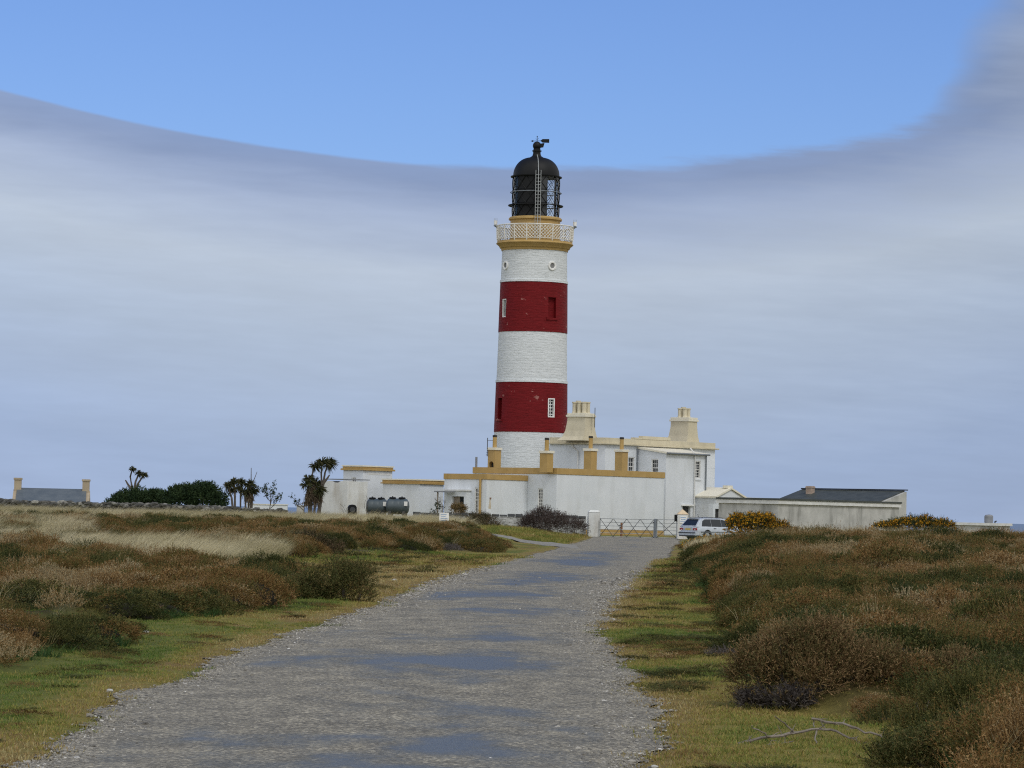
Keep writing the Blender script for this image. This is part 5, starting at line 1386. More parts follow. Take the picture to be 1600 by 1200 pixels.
# notice board standing in the pale grass
p = at(693.8, 812, 168); zsg = Hs(p.x, 168)
sg = thing('notice_board', 'small white notice board with blue lines standing in the pale grass', 'sign', (p.x, 168, zsg), R(2))
zt, zb_ = zof(694, 801, 168) - zsg, zof(694, 813.5, 168) - zsg; w = 15 / F * 168
bd = MB().box(-w / 2, w / 2, -.02, .02, zb_, zt).build('board', 'frame_white', sg)
b = MB()
for k in range(4):
    z = zt - .10 - k * .10; b.box(-w * .36 + .02 * (k % 2), w * .36 - .05 * ((k + 1) % 3), -.0235, -.0215, z - .014, z + .014)
b.build('print_line', 'blue_ink', bd)
MB().tube([(0, .05, -.3), (0, .05, zt - .05)], .035, 6).build('post', 'galvanised', sg)

# ------------------------------------------------------------------ parked estate car
def car():
    D = 200.0; p = at(1089, 835, D); z0 = Hs(p.x, D)
    ang = R(36)
    t = thing('estate_car', 'silver estate car parked beside the right gate pillar, seen from behind', 'car', (p.x, D, z0), ang)
    # local: +x forward, origin at rear right corner on the ground; body spans y 0 .. 1.74
    W2 = .87; yc = .87
    st = [(-.02, .38, .80, .70), (.06, .26, .86, .83), (.5, .20, .90, .87), (.9, .19, .905, .875), (2.2, .19, .90, .88), (3.2, .19, .885, .875), (3.55, .19, .84, .86), (4.1, .20, .76, .83), (4.38, .24, .66, .74), (4.46, .34, .54, .62)]
    vs = []; fs = []
    K = 12
    for (x, zb, zt, hw) in st:
        m_ = (zb + zt) / 2
        sec = [(-hw * .86, zb), (-hw * .97, zb + .06), (-hw, m_), (-hw * .985, zt - .10), (-hw * .93, zt - .015), (-hw * .5, zt + .012)]
        sec = sec + [(-y, z) for y, z in reversed(sec)]
        vs += [(x, yc + y, z) for y, z in sec]
    for j in range(len(st) - 1):
        for k in range(K): fs.append((j * K + k, j * K + (k + 1) % K, (j + 1) * K + (k + 1) % K, (j + 1) * K + k))
    fs += [tuple(range(K)), tuple(reversed(range((len(st) - 1) * K, len(st) * K)))]
    paint = plain('silver_paint', (.52, .56, .62), .32, .25)
    MT['silver'] = paint
    body = MB().add(vs, fs).build('body', 'silver', t)
    ax = (.86, 3.58)
    for x in ax:
        c = MB()
        for y0 in (-.1, 1.74 - .24):
            n = 20; P = [(x + .355 * math.cos(2 * math.pi * k / n), .32 + .355 * math.sin(2 * math.pi * k / n)) for k in range(n)]
            c.add([(q[0], y0, q[1]) for q in P] + [(q[0], y0 + .34, q[1]) for q in P], [tuple(range(n)), tuple(reversed(range(n, 2 * n)))] + [(i, (i + 1) % n, n + (i + 1) % n, n + i) for i in range(n)])
        cut(body, c)
    sharp_smooth(body, 40)
    # cabin shell
    cs = [(.02, .86, .80, .87), (.20, .86, .79, 1.08), (.42, .86, .70, 1.34), (.62, .865, .64, 1.385), (1.3, .87, .62, 1.41), (2.1, .87, .615, 1.40), (2.55, .865, .63, 1.355), (3.25, .85, .76, .93)]
    vs = []; fs = []
    for (x, hwb, hwt, zt) in cs:
        zb = .84
        hwt2 = hwt
        vs += [(x, yc - hwb * .96, zb), (x, yc - hwt2, zt - .05), (x, yc - hwt2 + .07, zt), (x, yc, zt + .015), (x, yc + hwt2 - .07, zt), (x, yc + hwt2, zt - .05), (x, yc + hwb * .96, zb)]
    K = 7
    for j in range(len(cs) - 1):
        for k in range(K): fs.append((j * K + k, j * K + (k + 1) % K, (j + 1) * K + (k + 1) % K, (j + 1) * K + k))
    fs += [tuple(range(K)), tuple(reversed(range((len(cs) - 1) * K, len(cs) * K)))]
    cab = MB().add(vs, fs).build('cabin', 'silver', t); sharp_smooth(cab, 28)
    def side(side_, poly, nm, mt_='glass_car', off=.012):
        # panel lying on the sloping cabin side between belt and roof
        def P(x, h):     # h 0..1 between belt and roof edge
            hb = .86 * .96; ht = np.interp(x, [c[0] for c in cs], [c[2] for c in cs]); zt = np.interp(x, [c[0] for c in cs], [c[3] for c in cs]) - .05
            hbx = np.interp(x, [c[0] for c in cs], [c[1] for c in cs]) * .96
            y = hbx + (ht - hbx) * h + off
            return (x, yc + side_ * y, .84 + (zt - .84) * h)
        b = MB(); n = len(poly); b.add([P(*q) for q in poly], [tuple(range(n))]); return b.build(nm, mt_, t)
    for s_ in (-1, 1):
        side(s_, [(.42, .10), (1.21, .06), (1.21, .95), (.74, .95), (.56, .80)], 'rear_quarter_glass')
        side(s_, [(1.235, .06), (2.04, .05), (2.04, .95), (1.235, .95)], 'rear_door_glass')
        side(s_, [(2.065, .05), (3.02, .07), (2.58, .92), (2.065, .95)], 'front_door_glass')
        MB().tube([(.60, yc + s_ * .58, 1.40), (.70, yc + s_ * .58, 1.44), (2.2, yc + s_ * .565, 1.445), (2.35, yc + s_ * .57, 1.405)], .02, 6).build('roof_rail', 'dark_iron', t)
        for x in (1.35, 2.15):
            MB().box(x, x + .2, yc + s_ * .872, yc + s_ * .90, .74, .775).build('door_handle', 'dark_iron', t)
        MB().box(.35, 3.9, yc + s_ * .872 - .012, yc + s_ * .872 + .012, .50, .555).build('rubbing_strip', 'grey_iron', t)
        mr = MB(); mr.hexa([(2.72, yc + s_ * .86, .90), (2.90, yc + s_ * .86, .90), (2.88, yc + s_ * 1.02, .90), (2.76, yc + s_ * 1.02, .90), (2.72, yc + s_ * .86, 1.02), (2.90, yc + s_ * .86, 1.0), (2.88, yc + s_ * 1.02, 1.0), (2.76, yc + s_ * 1.02, 1.03)]); mr.build('mirror', 'silver', t)
    rw = MB(); rw.add([(.075, yc - .66, .93), (.075, yc + .66, .93), (.40, yc + .56, 1.30), (.40, yc - .56, 1.30)], [(0, 1, 2, 3)])
    for i, v in enumerate(rw.v): rw.v[i] = (v[0] - .03, v[1], v[2] + .0)
    rw.build('rear_window', 'glass_car', t)
    MB().box(.30, .52, yc - .5, yc + .5, 1.355, 1.385).build('roof_spoiler', 'silver', t, bevel=.01)
    ws = MB(); ws.add([(2.60, yc - .56, 1.33), (2.60, yc + .56, 1.33), (3.23, yc + .70, .98), (3.23, yc - .70, .98)], [(0, 1, 2, 3)])
    for i, v in enumerate(ws.v): ws.v[i] = (v[0] + .035, v[1], v[2] + .02)
    ws.build('windscreen', 'glass_car', t)
    MT['tail_red'] = plain('tail_red', (.30, .012, .02), .25); MT['plate_yellow'] = plain('plate_yellow', (.55, .42, .12), .5)
    for s_ in (-1, 1):
        l = MB().box(-.045, .12, yc + s_ * .66 - .16, yc + s_ * .66 + .165, .62, .76).build('tail_light', 'tail_red', t, bevel=.02)
        MB().box(-.052, -.0455, yc + s_ * .66 - .10, yc + s_ * .66 + .02, .64, .68).build('reversing_lens', 'frame_white', l)
    MB().box(-.04, .02, yc - .26, yc + .26, .63, .745).build('plate', 'plate_yellow', t)
    bp = MB().box(-.13, .22, yc - .84, yc + .84, .27, .55).build('bumper', 'silver', t, bevel=.05)
    MB().box(-.142, -.10, yc - .80, yc + .80, .43, .50).build('bumper_strip', 'dark_iron', bp)
    MB().box(-.137, -.05, yc - .74, yc + .74, .24, .32).build('bumper_skirt', 'dark_iron', bp)
    MB().box(4.32, 4.56, yc - .78, yc + .78, .26, .50).build('bumper', 'silver', t, bevel=.05)
    for s_ in (-1, 1): MB().box(4.34, 4.47, yc + s_ * .52 - .16, yc + s_ * .52 + .16, .54, .66).build('headlight', 'clear_glass', t, bevel=.02)
    MB().tube([(.42, .30, 1.40), (.25, .30, 1.62)], .012, 5).build('aerial', 'black_paint', t)
    for x in ax:
        for y0, sgn in ((.10, -1), (1.64, 1)):
            n = 24; prof = [(.20, -.09), (.29, -.10), (.315, -.06), (.315, .06), (.29, .10), (.20, .09)]
            vs = [(x + r * math.cos(2 * math.pi * k / n), y0 + y, .315 + r * math.sin(2 * math.pi * k / n)) for r, y in prof for k in range(n)]
            fs = [(j * n + k, j * n + (k + 1) % n, ((j + 1) % 6) * n + (k + 1) % n, ((j + 1) % 6) * n + k) for j in range(6) for k in range(n)]
            wh = MB().add(vs, fs).build('wheel', 'cable_black', t, smooth=True)
            rm = MB(); m2 = 10
            rm.add([(x + .205 * math.cos(2 * math.pi * k / n), y0 + sgn * .06, .315 + .205 * math.sin(2 * math.pi * k / n)) for k in range(n)] + [(x, y0 + sgn * .085, .315)], [(k, (k + 1) % n, n) for k in range(n)])
            rm.build('rim', 'galvanised', wh)
    return t
car()

# ------------------------------------------------------------------ water tanks
def tank(label, px0, px1, D, py_t):
    a = at(px0, 788, D); L_ = (px1 - px0) / F * D; z = Hs(a.x, D); h = zof(px0, py_t, D) - z
    t = thing('water_tank', label, 'tank', (a.x, D, z), R(-6), 'water tanks')
    r = .55; zc = h - r; n = 20
    prof = [(0, .05), (.06, r * .75), (.18, r * .95)]
    xs = [.18]
    k = 3
    pr = [(0.0, .02), (.05, r * .6), (.16, r * .92)]
    for i in range(k):
        x0 = .2 + (L_ - .4) * i / k; x1 = .2 + (L_ - .4) * (i + 1) / k
        pr += [(x0, r * .965), (x0 + .06, r), (x1 - .10, r), (x1 - .04, r * .965)]
    pr += [(L_ - .16, r * .92), (L_ - .05, r * .6), (L_, .02)]
    vs = [(x, rr * math.cos(2 * math.pi * q / n), zc + rr * math.sin(2 * math.pi * q / n)) for x, rr in pr for q in range(n)]
    fs = [(j * n + q, j * n + (q + 1) % n, (j + 1) * n + (q + 1) % n, (j + 1) * n + q) for j in range(len(pr) - 1) for q in range(n)]
    fs += [tuple(range(n)), tuple(reversed(range((len(pr) - 1) * n, len(pr) * n)))]
    o = MB().add(vs, fs).build('shell', 'tank_green', t); sharp_smooth(o, 45)
    for xx in (L_ * .28, L_ * .68):
        l = MB().lathe([(.24, h - .06), (.25, h + .04), (.20, h + .09), (.02, h + .10)], 16, cx=xx, cy=0).build('lid', 'black_paint', t)
        MB().box(xx - .04, xx + .04, -.03, .03, h + .10, h + .15).build('knob', 'black_paint', l)
    for xx in (L_ * .2, L_ * .8): MB().box(xx - .12, xx + .12, -.5, .5, -.3, zc - r * .6).build('cradle', 'dark_wood', t)
    MB().box(L_ * .82, L_ * .82 + .22, -r - .03, -r + .1, zc + .05, zc + .35).build('label_plate', 'pipe_white', t)
    return t
tank('dark ribbed water tank on the left of the pair, partly behind the grass', 572, 607, 222, 779)
tank('dark ribbed water tank with a white plate on the right of the pair', 603, 640, 221, 778.5)
p = at(551, 790, 224); 
bk = thing('coal_bunker', 'small dark arched bunker at the foot of the white block', 'bunker', (p.x, 224, Hs(p.x, 224)), R(10))
hb = zof(551, 788.3, 224) - bk.location.z
MB().add([(x, y, z) for y in (0, .5) for x, z in [(-.3, -.4), (.3, -.4), (.3, hb - .2), (.2, hb - .04), (0, hb), (-.2, hb - .04), (-.3, hb - .2)]], [tuple(reversed(range(7))), tuple(range(7, 14))] + [(i, (i + 1) % 7, 7 + (i + 1) % 7, 7 + i) for i in range(7)]).build('shell', 'black_paint', bk)
MB().lathe([(.02, 0), (.19, 0), (.19, .03)], 14).build('lid', 'dark_iron', bk).matrix_local = Matrix.Translation((0, -.01, hb * .72)) @ Matrix.Rotation(R(90), 4, 'X')
# white low wall and pale box far behind the leafy sapling
p0, p1 = at(386, 790, 262), at(449, 791, 262)
lw = thing('low_white_wall', 'low white wall seen behind the bare sapling left of the palms', 'wall', (0, 0, 0))
MB().box(p0.x, p1.x, 262, 262.4, -.6, zof(417, 788.6, 262)).build('wall', 'white_render', lw); MB().box(p0.x - .06, p1.x + .06, 261.94, 262.46, zof(417, 788.6, 262) + .003, zof(417, 787.4, 262)).build('coping', 'cream_white', lw)
p0, p1 = at(463.5, 790, 226), at(475, 790, 226)
cb = thing('concrete_box', 'small pale concrete box beside the shaggy palms', 'box', (p0.x, 226, Hs(p0.x, 226)))
hcb = zof(468, 789.5, 226) - cb.location.z
MB().box(0, p1.x - p0.x, 0, .6, -.5, hcb - .08).build('body', 'grey_render', cb, bevel=.01); MB().box(-.04, p1.x - p0.x + .04, -.04, .64, hcb - .077, hcb).build('lid', 'grey_render', cb, bevel=.01)

# ------------------------------------------------------------------ field wall on the left
def field_wall():
    g = np.random.default_rng(12)
    t = thing('field_wall', 'dark rough dry stone field wall running along the left behind the pale grass', 'stone wall')
    xs = np.arange(-40, -14.0, .01)
    line = lambda x: 200 - (x + 33) * .12
    b = MB(); 
    ico = bmesh.new(); bmesh.ops.create_icosphere(ico, subdivisions=1, radius=1); iv = np.array([v.co[:] for v in ico.verts]); fi = [tuple(v.index for v in f.verts) for f in ico.faces]; ico.free()
    z_top = lambda x: np.interp(x, [-40, -33, -29, -24, -18, -14], [1.78, 1.72, 1.58, 1.55, 1.47, 1.40])
    n = 3400
    for k in range(n):
        x = g.uniform(-40, -13.8); y = float(line(x)); zt = float(z_top(x)) + (fbm(x * 1.2, 0.0, 8) - .5) * .22; zb = Hs(x, y) - .1
        zz = zb + (zt - zb) * g.uniform(0, 1) ** .75; s = g.uniform(.09, .24)
        sc = np.array([s * g.uniform(.9, 1.7), s * .9, s * g.uniform(.5, .85)])
        c, s_ = math.cos(g.uniform(-.3, .3)), math.sin(g.uniform(-.3, .3))
        V = iv * g.uniform(.75, 1.15, (len(iv), 1)) * sc
        V = np.stack([V[:, 0] * c - V[:, 2] * s_, V[:, 1], V[:, 0] * s_ + V[:, 2] * c], 1) + np.array([x, y + g.uniform(-.16, .16), zz])
        b.add(V, fi)
    mt, nt, bs = newmat('dry_stone'); ge = nt.nodes.new('ShaderNodeNewGeometry')
    c = ramp(nt, ge.outputs['Random Per Island'], [(0, (.035, .035, .033)), (.55, (.085, .082, .075)), (.85, (.14, .135, .122)), (1, (.30, .29, .265))])
    c = mixc(nt, .5, c, ramp(nt, noise(nt, 9, 5), [(.3, (.4, .42, .35)), (.7, (1.2, 1.2, 1.15))]), 'MULTIPLY'); nt.links.new(c, bs.inputs['Base Color']); bs.inputs['Roughness'].default_value = .9
    o = b.build('stone', mt, t, recalc=False); o['kind'] = 'stuff'
    core = MB(); P = []
    for x in np.linspace(-40, -13.8, 40): P.append((x, float(line(x)), Hs(x, float(line(x))) - .4, float(z_top(x)) - .12))
    vs = []
    for x, y, a, c_ in P: vs += [(x, y - .12, a), (x, y + .2, a), (x, y + .2, c_), (x, y - .12, c_)]
    fs = [(0, 1, 2, 3), tuple(len(vs) - 4 + q for q in (3, 2, 1, 0))]
    for j in range(len(P) - 1):
        for q in range(4): fs.append((j * 4 + q, j * 4 + (q + 1) % 4, j * 4 + 4 + (q + 1) % 4, j * 4 + 4 + q))
    core.add(vs, fs).build('core', 'coping_dark', t)
field_wall()

# ------------------------------------------------------------------ bushes, trees
MT['evergreen'] = leafmat('evergreen', [(0, (.010, .022, .010)), (.4, (.022, .042, .017)), (.7, (.04, .066, .022)), (1, (.075, .095, .035))], inst=False, island=.55)
MT['gorse_green'] = leafmat('gorse_green', [(0, (.018, .030, .010)), (.5, (.045, .058, .018)), (1, (.085, .085, .03))], inst=False)
MT['gorse_flower'] = leafmat('gorse_flower', [(0, (.34, .14, .010)), (.5, (.52, .26, .014)), (1, (.66, .40, .03))], inst=False, island=.8)
MT['heath_bush'] = leafmat('heath_bush', [(0, (.055, .06, .02)), (.35, (.12, .10, .038)), (.6, (.185, .115, .052)), (1, (.28, .185, .095))], inst=False, island=.7)
MT['heath_dark'] = leafmat('heath_dark', [(0, (.028, .034, .014)), (.4, (.062, .058, .024)), (.7, (.11, .075, .04)), (1, (.17, .11, .065))], inst=False, island=.7)
MT['heath_green'] = leafmat('heath_green', [(0, (.035, .05, .014)), (.4, (.075, .085, .026)), (.7, (.14, .11, .04)), (1, (.22, .13, .06))], inst=False, island=.7)
MT['grey_twigs'] = leafmat('grey_twigs', [(0, (.06, .052, .05)), (.5, (.10, .086, .08)), (1, (.15, .13, .115))], inst=False, island=.6)
MT['brown_twigs'] = leafmat('brown_twigs', [(0, (.035, .028, .024)), (.5, (.075, .056, .05)), (1, (.11, .085, .07))], inst=False, island=.6)
MT['palm_leaf'] = leafmat('palm_leaf', [(0, (.018, .025, .010)), (.5, (.045, .05, .02)), (1, (.10, .085, .04))], inst=False, island=.8)
MT['palm_dry'] = leafmat('palm_dry', [(0, (.06, .045, .03)), (.5, (.12, .09, .06)), (1, (.18, .14, .09))], inst=False, island=.8)
MT['bark'] = painted('bark', (.07, .06, .05), (.14, .12, .10), 4, .9, 12, .6)
MT['dead_wood'] = painted('dead_wood', (.10, .082, .066), (.27, .235, .20), 6, .8, 20, .4)
def blob_points(lobes, n, g, shell=.55):
    """points in a union of ellipsoids, denser near the surface; returns points and outward directions"""
    vol = np.array([l[3] * l[4] * l[5] for l in lobes]) ** .67; pick = g.choice(len(lobes), n, p=vol / vol.sum())
    L_ = np.array(lobes)[pick]
    d = unit(g.normal(size=(n, 3))); d[:, 2] = np.where(d[:, 2] < -.3, -d[:, 2], d[:, 2])
    r = shell + (1 - shell) * g.uniform(0, 1, n) ** .6
    return L_[:, :3] + d * L_[:, 3:6] * r[:, None], d
def bush(name, label, cat, base, lobes, n, mat, ll, lw, sl=(.12, .22), nleaf=9, flowers=0, fmat='gorse_flower', shell=.5, group=None, up=.5, stems=5, fl=.035, seed=1, rz=0):
    g = np.random.default_rng(seed)
    t = thing(name, label, cat, base, rz, group)
    extra = []
    for l in lobes:                      # smaller knobs growing out of each lobe break up the outline
        for _ in range(10):
            d = unit(g.normal(size=(1, 3)))[0]; d[2] = abs(d[2]); k = g.uniform(.18, .40)
            extra.append((l[0] + d[0] * l[3] * .88, l[1] + d[1] * l[4] * .88, l[2] + d[2] * l[5] * .85, l[3] * k, l[4] * k, l[5] * k))
    lobes = list(lobes) + extra
    P, Dd = blob_points(lobes, n, g, shell)
    Dd = Dd + np.array([.06, 0, up]) + g.normal(size=Dd.shape) * .3
    keep = P[:, 2] > -.12; P, Dd = P[keep], Dd[keep]
    V = sprig_tris(P, Dd, g.uniform(*sl, len(P)), nleaf, ll, lw, .004 if ll < .05 else .006, .9, .4, g)
    o = bpy.data.objects.new('foliage', tri_mesh('foliage', V, mat)); COL.objects.link(o); o.parent = t; o['kind'] = 'stuff'
    if flowers:
        k = g.choice(len(P), min(flowers, len(P)), replace=False)
        q = P[k] + unit(Dd[k]) * g.uniform(.06, .20, len(k))[:, None]
        V = sprig_tris(q, unit(Dd[k]), .08, 6, fl, fl * .8, 0, 1.4, .2, g)
        o = bpy.data.objects.new('blossom', tri_mesh('blossom', V, fmat)); COL.objects.link(o); o.parent = t; o['kind'] = 'stuff'
    if stems:
        b = MB()
        for k in range(stems):
            l = lobes[k % len(lobes)]; a = g.uniform(0, 6.28)
            e = Vector((l[0] + .4 * l[3] * math.cos(a), l[1] + .4 * l[4] * math.sin(a), l[2] + .5 * l[5])); s = Vector((l[0] * .7 + .05 * math.cos(a), l[1] * .7, -.15))
            b.tube([s, s.lerp(e, .5) + Vector((g.normal() * .05, g.normal() * .05, .03)), e], [.03, .02, .008], 5)
        b.build('stem', 'bark', t)
    return t
def bush_px(name, label, cat, D, lobes_px, n, mat, depth=1.0, **k):
    """lobes given by the column and row of their centre and half sizes in photo pixels, at distance D"""
    c0 = at(lobes_px[0][0], lobes_px[0][1], D); z0 = Hs(c0.x, D); s = D / F
    lobes = []
    for (px, py, hw, hh) in lobes_px:
        py = py + .4 * hh; hh = 1.4 * hh
        p = at(px, py, D); lobes.append((p.x - c0.x, (random.random() - .5) * .3 * hw * s, p.z - z0, hw * s, hw * s * depth, hh * s))
    return bush(name, label, cat, (c0.x, D, z0), lobes, n, mat, **k)
# large brown heather bush at the edge of the left verge
bush_px('heather_bush', 'tall brown and green heather bush on the left edge of the lane', 'bush', 55.2, [(548, 925, 38, 34), (520, 912, 42, 30), (558, 900, 26, 20), (470, 930, 40, 24), (500, 940, 40, 22)], 3600, 'heath_green', ll=.032, lw=.012, sl=(.10, .2), nleaf=10, seed=3)
# big heather hummock by the right verge
bush_px('heather_bush', 'large rusty heather hummock bulging over the grass right of the lane', 'bush', 27.3, [(1235, 1045, 80, 60), (1180, 1060, 42, 46), (1300, 1040, 75, 52), (1365, 1050, 60, 42), (1270, 1020, 60, 45)], 5200, 'heath_bush', ll=.024, lw=.009, sl=(.08, .16), nleaf=10, seed=4, stems=7)
bush_px('heather_bush', 'rusty rounded heather bush low at the right edge of the frame', 'bush', 27.5, [(1490, 1060, 60, 36), (1545, 1075, 60, 36), (1450, 1055, 30, 22)], 2600, 'heath_bush', ll=.022, lw=.009, sl=(.07, .14), nleaf=10, seed=5)
bush_px('heather_bush', 'dark green heather bush nearest the camera at the lower right', 'bush', 20.6, [(1500, 1178, 80, 30), (1570, 1160, 60, 34), (1425, 1186, 60, 22), (1530, 1140, 30, 20)], 3600, 'heath_green', ll=.022, lw=.008, sl=(.07, .15), nleaf=10, seed=6)
for k, (px, py, D, hw, hh, lab) in enumerate(((1128, 1036, 36.5, 28, 15, 'grey dead heather tussock at the left foot of the rusty hummock'), (1240, 1093, 27.0, 24, 12, 'small grey dead tussock on the turf below the rusty hummock'), (1175, 1095, 27.2, 22, 8, 'flat grey tussock just left of the small dead tussock'), (680, 858, 121, 46, 8, 'grey flat heather cushion at the foot of the left bank'), (560, 868, 106, 26, 5, 'small grey cushion of dead heather beside the dark left bush'))):
    bush_px('dead_tussock', lab, 'tussock', D, [(px, py, hw, hh), (px + hw * .4, py + hh * .2, hw * .6, hh * .8)], 900, 'grey_twigs', ll=.03 if D < 50 else .06, lw=.006 if D < 50 else .014, sl=(.06, .12), nleaf=6, stems=2, seed=20 + k, group='dead heather tussocks')
bush_px('dark_bush', 'dark spiky bush behind the green turf patch on the left', 'bush', 98, [(480, 858, 44, 20), (450, 856, 24, 18), (515, 862, 20, 14)], 1500, 'heath_dark', ll=.07, lw=.02, sl=(.15, .3), nleaf=8, seed=7)
# shrubs against the garden wall
bush_px('wall_shrub', 'dark leafless looking shrub against the garden wall, the taller one', 'bush', 209.5, [(838, 818, 22, 17), (848, 806, 13, 9), (826, 824, 16, 10)], 1400, 'brown_twigs', ll=.11, lw=.022, sl=(.25, .5), nleaf=8, seed=8)
bush_px('wall_shrub', 'low brown hedge like shrub beside the left gate pillar', 'bush', 208, [(880, 822, 32, 15), (862, 820, 22, 16), (902, 826, 14, 10)], 1500, 'brown_twigs', ll=.10, lw=.022, sl=(.22, .42), nleaf=8, seed=9)
bush_px('wall_shrub', 'reddish brown low shrub in the pale grass in front of the garden wall', 'bush', 203, [(758, 820, 22, 12), (742, 814, 14, 9)], 1000, 'heath_dark', ll=.10, lw=.024, sl=(.2, .4), nleaf=8, seed=10)
bush_px('porch_shrub', 'small brown shrub in front of the doorway', 'bush', 211.5, [(716, 796, 11, 7)], 400, 'heath_bush', ll=.10, lw=.03, sl=(.15, .3), nleaf=7, seed=11)
# round evergreens behind the field wall
bush_px('evergreen_bush', 'dark rounded evergreen bush left of the pair behind the field wall', 'bush', 224, [(215, 782, 36, 17), (185, 788, 16, 10), (245, 783, 26, 13)], 2600, 'evergreen', ll=.17, lw=.06, sl=(.2, .4), nleaf=9, seed=12, shell=.35)
bush_px('evergreen_bush', 'taller dark evergreen bush right of the pair behind the field wall', 'bush', 222, [(302, 778, 36, 20), (325, 780, 26, 18), (278, 784, 30, 16), (342, 790, 10, 8)], 3200, 'evergreen', ll=.17, lw=.06, sl=(.2, .45), nleaf=9, seed=13, shell=.35)
# gorse in flower
bush_px('gorse_bush', 'big gorse bush in yellow flower beside the parked car', 'gorse', 158, [(1178, 824, 36, 17), (1155, 822, 20, 13), (1208, 828, 22, 12), (1190, 815, 18, 8)], 2600, 'gorse_green', ll=.075, lw=.018, sl=(.18, .36), nleaf=10, flowers=1500, fl=.075, seed=14)
bush_px('gorse_bush', 'low gorse with sparse yellow flowers in front of the car', 'gorse', 150, [(1102, 848, 28, 5), (1075, 856, 10, 5), (1132, 845, 18, 5), (1200, 845, 34, 5)], 1300, 'gorse_green', ll=.07, lw=.016, sl=(.15, .3), nleaf=9, flowers=420, fl=.065, seed=15)
bush_px('gorse_bush', 'wide orange flowered gorse bush on the crest in front of the slate shed', 'gorse', 150, [(1412, 823, 30, 7), (1445, 819, 12, 9), (1383, 826, 18, 5), (1470, 824, 20, 7), (1425, 818, 10, 7)], 2200, 'gorse_green', ll=.075, lw=.018, sl=(.18, .36), nleaf=10, flowers=900, fl=.07, seed=16)
bush_px('gorse_bush', 'small green gorse sprig right of the big flowering bush', 'gorse', 158, [(1226, 830, 9, 8), (1240, 834, 8, 5)], 420, 'gorse_green', ll=.07, lw=.018, sl=(.15, .3), nleaf=9, flowers=70, fl=.06, seed=17)
def palm(name, label, D, base, heads, stems, leafn=60, ll=.62, group='cabbage palms', skirt=None, seed=1):
    g = np.random.default_rng(seed); p0 = at(base[0], base[1], D); z0 = Hs(p0.x, D) - .1
    t = thing(name, label, 'palm', (p0.x, D, z0), 0, group)
    loc = lambda px, py, dy=0: Vector((at(px, py, D).x - p0.x, dy, at(px, py, D).z - z0))
    hp = [loc(h[0], h[1], g.uniform(-.5, .5)) for h in heads]
    for s in stems:
        P = []
        for q in s[:-1]: P.append(loc(*q))
        if s[0][1] >= base[1]: P[0].z = -.2
        last = s[-1]; P.append(hp[last] if isinstance(last, int) else loc(*last))
        r0 = s_rad(D) ; n = len(P)
        MB().tube(P, [r0 * (1 - .55 * i / (n - 1)) for i in range(n)], 7).build('trunk', 'bark', t)
    for h, c in zip(heads, hp):
        k = h[2]
        V = []
        n = int(leafn * k)
        for _ in range(n):
            d = unit(g.normal(size=(1, 3)))[0]; d[2] = abs(d[2]) * .9 - .25 if g.uniform() < .75 else -abs(d[2]); d[0] += .15
            d = d / np.linalg.norm(d); L_ = ll * k ** .4 * g.uniform(.75, 1.1)
            s_ = np.cross(d, g.normal(size=3)); s_ /= np.linalg.norm(s_)
            a = np.array(c); mid = a + d * L_ * .6; tip = a + d * L_ + np.array([.10 * L_, 0, -.22 * L_]); w = .035
            V += [a - s_ * w * .5, a + s_ * w * .5, mid + s_ * w, a - s_ * w * .5, mid + s_ * w, mid - s_ * w, mid - s_ * w, mid + s_ * w, tip]
        o = bpy.data.objects.new('leaf_head', tri_mesh('leaf_head', np.array(V), 'palm_leaf')); COL.objects.link(o); o.parent = t; o['kind'] = 'stuff'
    if skirt:
        for (px, py, hw, hh, nn) in skirt:
            c = np.array(loc(px, py)); s = D / F; P, d = blob_points([(c[0], 0, c[2], hw * s, hw * s * .8, hh * s)], nn, g, .2)
            V = sprig_tris(P, np.tile(np.array([[.1, 0, -1.0]]), (nn, 1)) + g.normal(size=(nn, 3)) * .25, .3, 3, .34, .05, .01, .5, .5, g)
            o = bpy.data.objects.new('dry_skirt', tri_mesh('dry_skirt', V, 'palm_dry')); COL.objects.link(o); o.parent = t; o['kind'] = 'stuff'
    return t
def s_rad(D): return .10
palm('cabbage_palm', 'tallest shaggy cabbage palms with windblown heads beside the weathered outhouse', 221, (490, 800),
     [(491, 728, .8), (504, 722, 1.0), (514, 723, 1.2), (482, 749, 1.0), (493, 754, .9), (500, 766, .9), (478, 757, .6)],
     [((487, 800), (486, 770), (487, 745), 0), ((494, 800), (503, 765), (502, 740), 1), ((497, 800), (505, 755), (508, 738), 2), ((484, 800), (482, 775), 3), ((490, 800), (493, 775), 4), ((496, 800), (499, 780), 5), ((504, 757), (511, 748), (515, 742))],
     leafn=150, ll=.62, skirt=[(487, 772, 10, 24, 260), (494, 780, 9, 18, 200), (481, 782, 7, 16, 120)], seed=31)
palm('cabbage_palm', 'slim cabbage palm with three small heads behind the left evergreen bush', 228, (209, 790),
     [(207.5, 733.5, .55), (217, 740, .6), (225, 742, .6)], [((208, 790), (206, 760), (203.5, 745), 0), ((209, 770), (212, 752), 1), ((209, 772), (216, 755), 2), ((206, 765), (200, 757), (196, 750))], leafn=130, ll=.46, seed=32)
palm('cabbage_palm', 'clump of bushy cabbage palms right of the evergreen bushes', 222, (372, 795),
     [(356, 758, .8), (366, 753, .8), (376, 754, .8), (390, 757, 1.0), (395, 766, .9), (384, 769, .9), (361, 767, .6), (372, 764, .6)],
     [((367, 795), (362, 778), 0), ((368, 795), (367, 775), 1), ((376, 795), (376, 775), 2), ((388, 795), (389, 775), 3), ((392, 795), 4), ((384, 795), 5)], leafn=150, ll=.55, skirt=[(389, 776, 7, 12, 130)], seed=33)
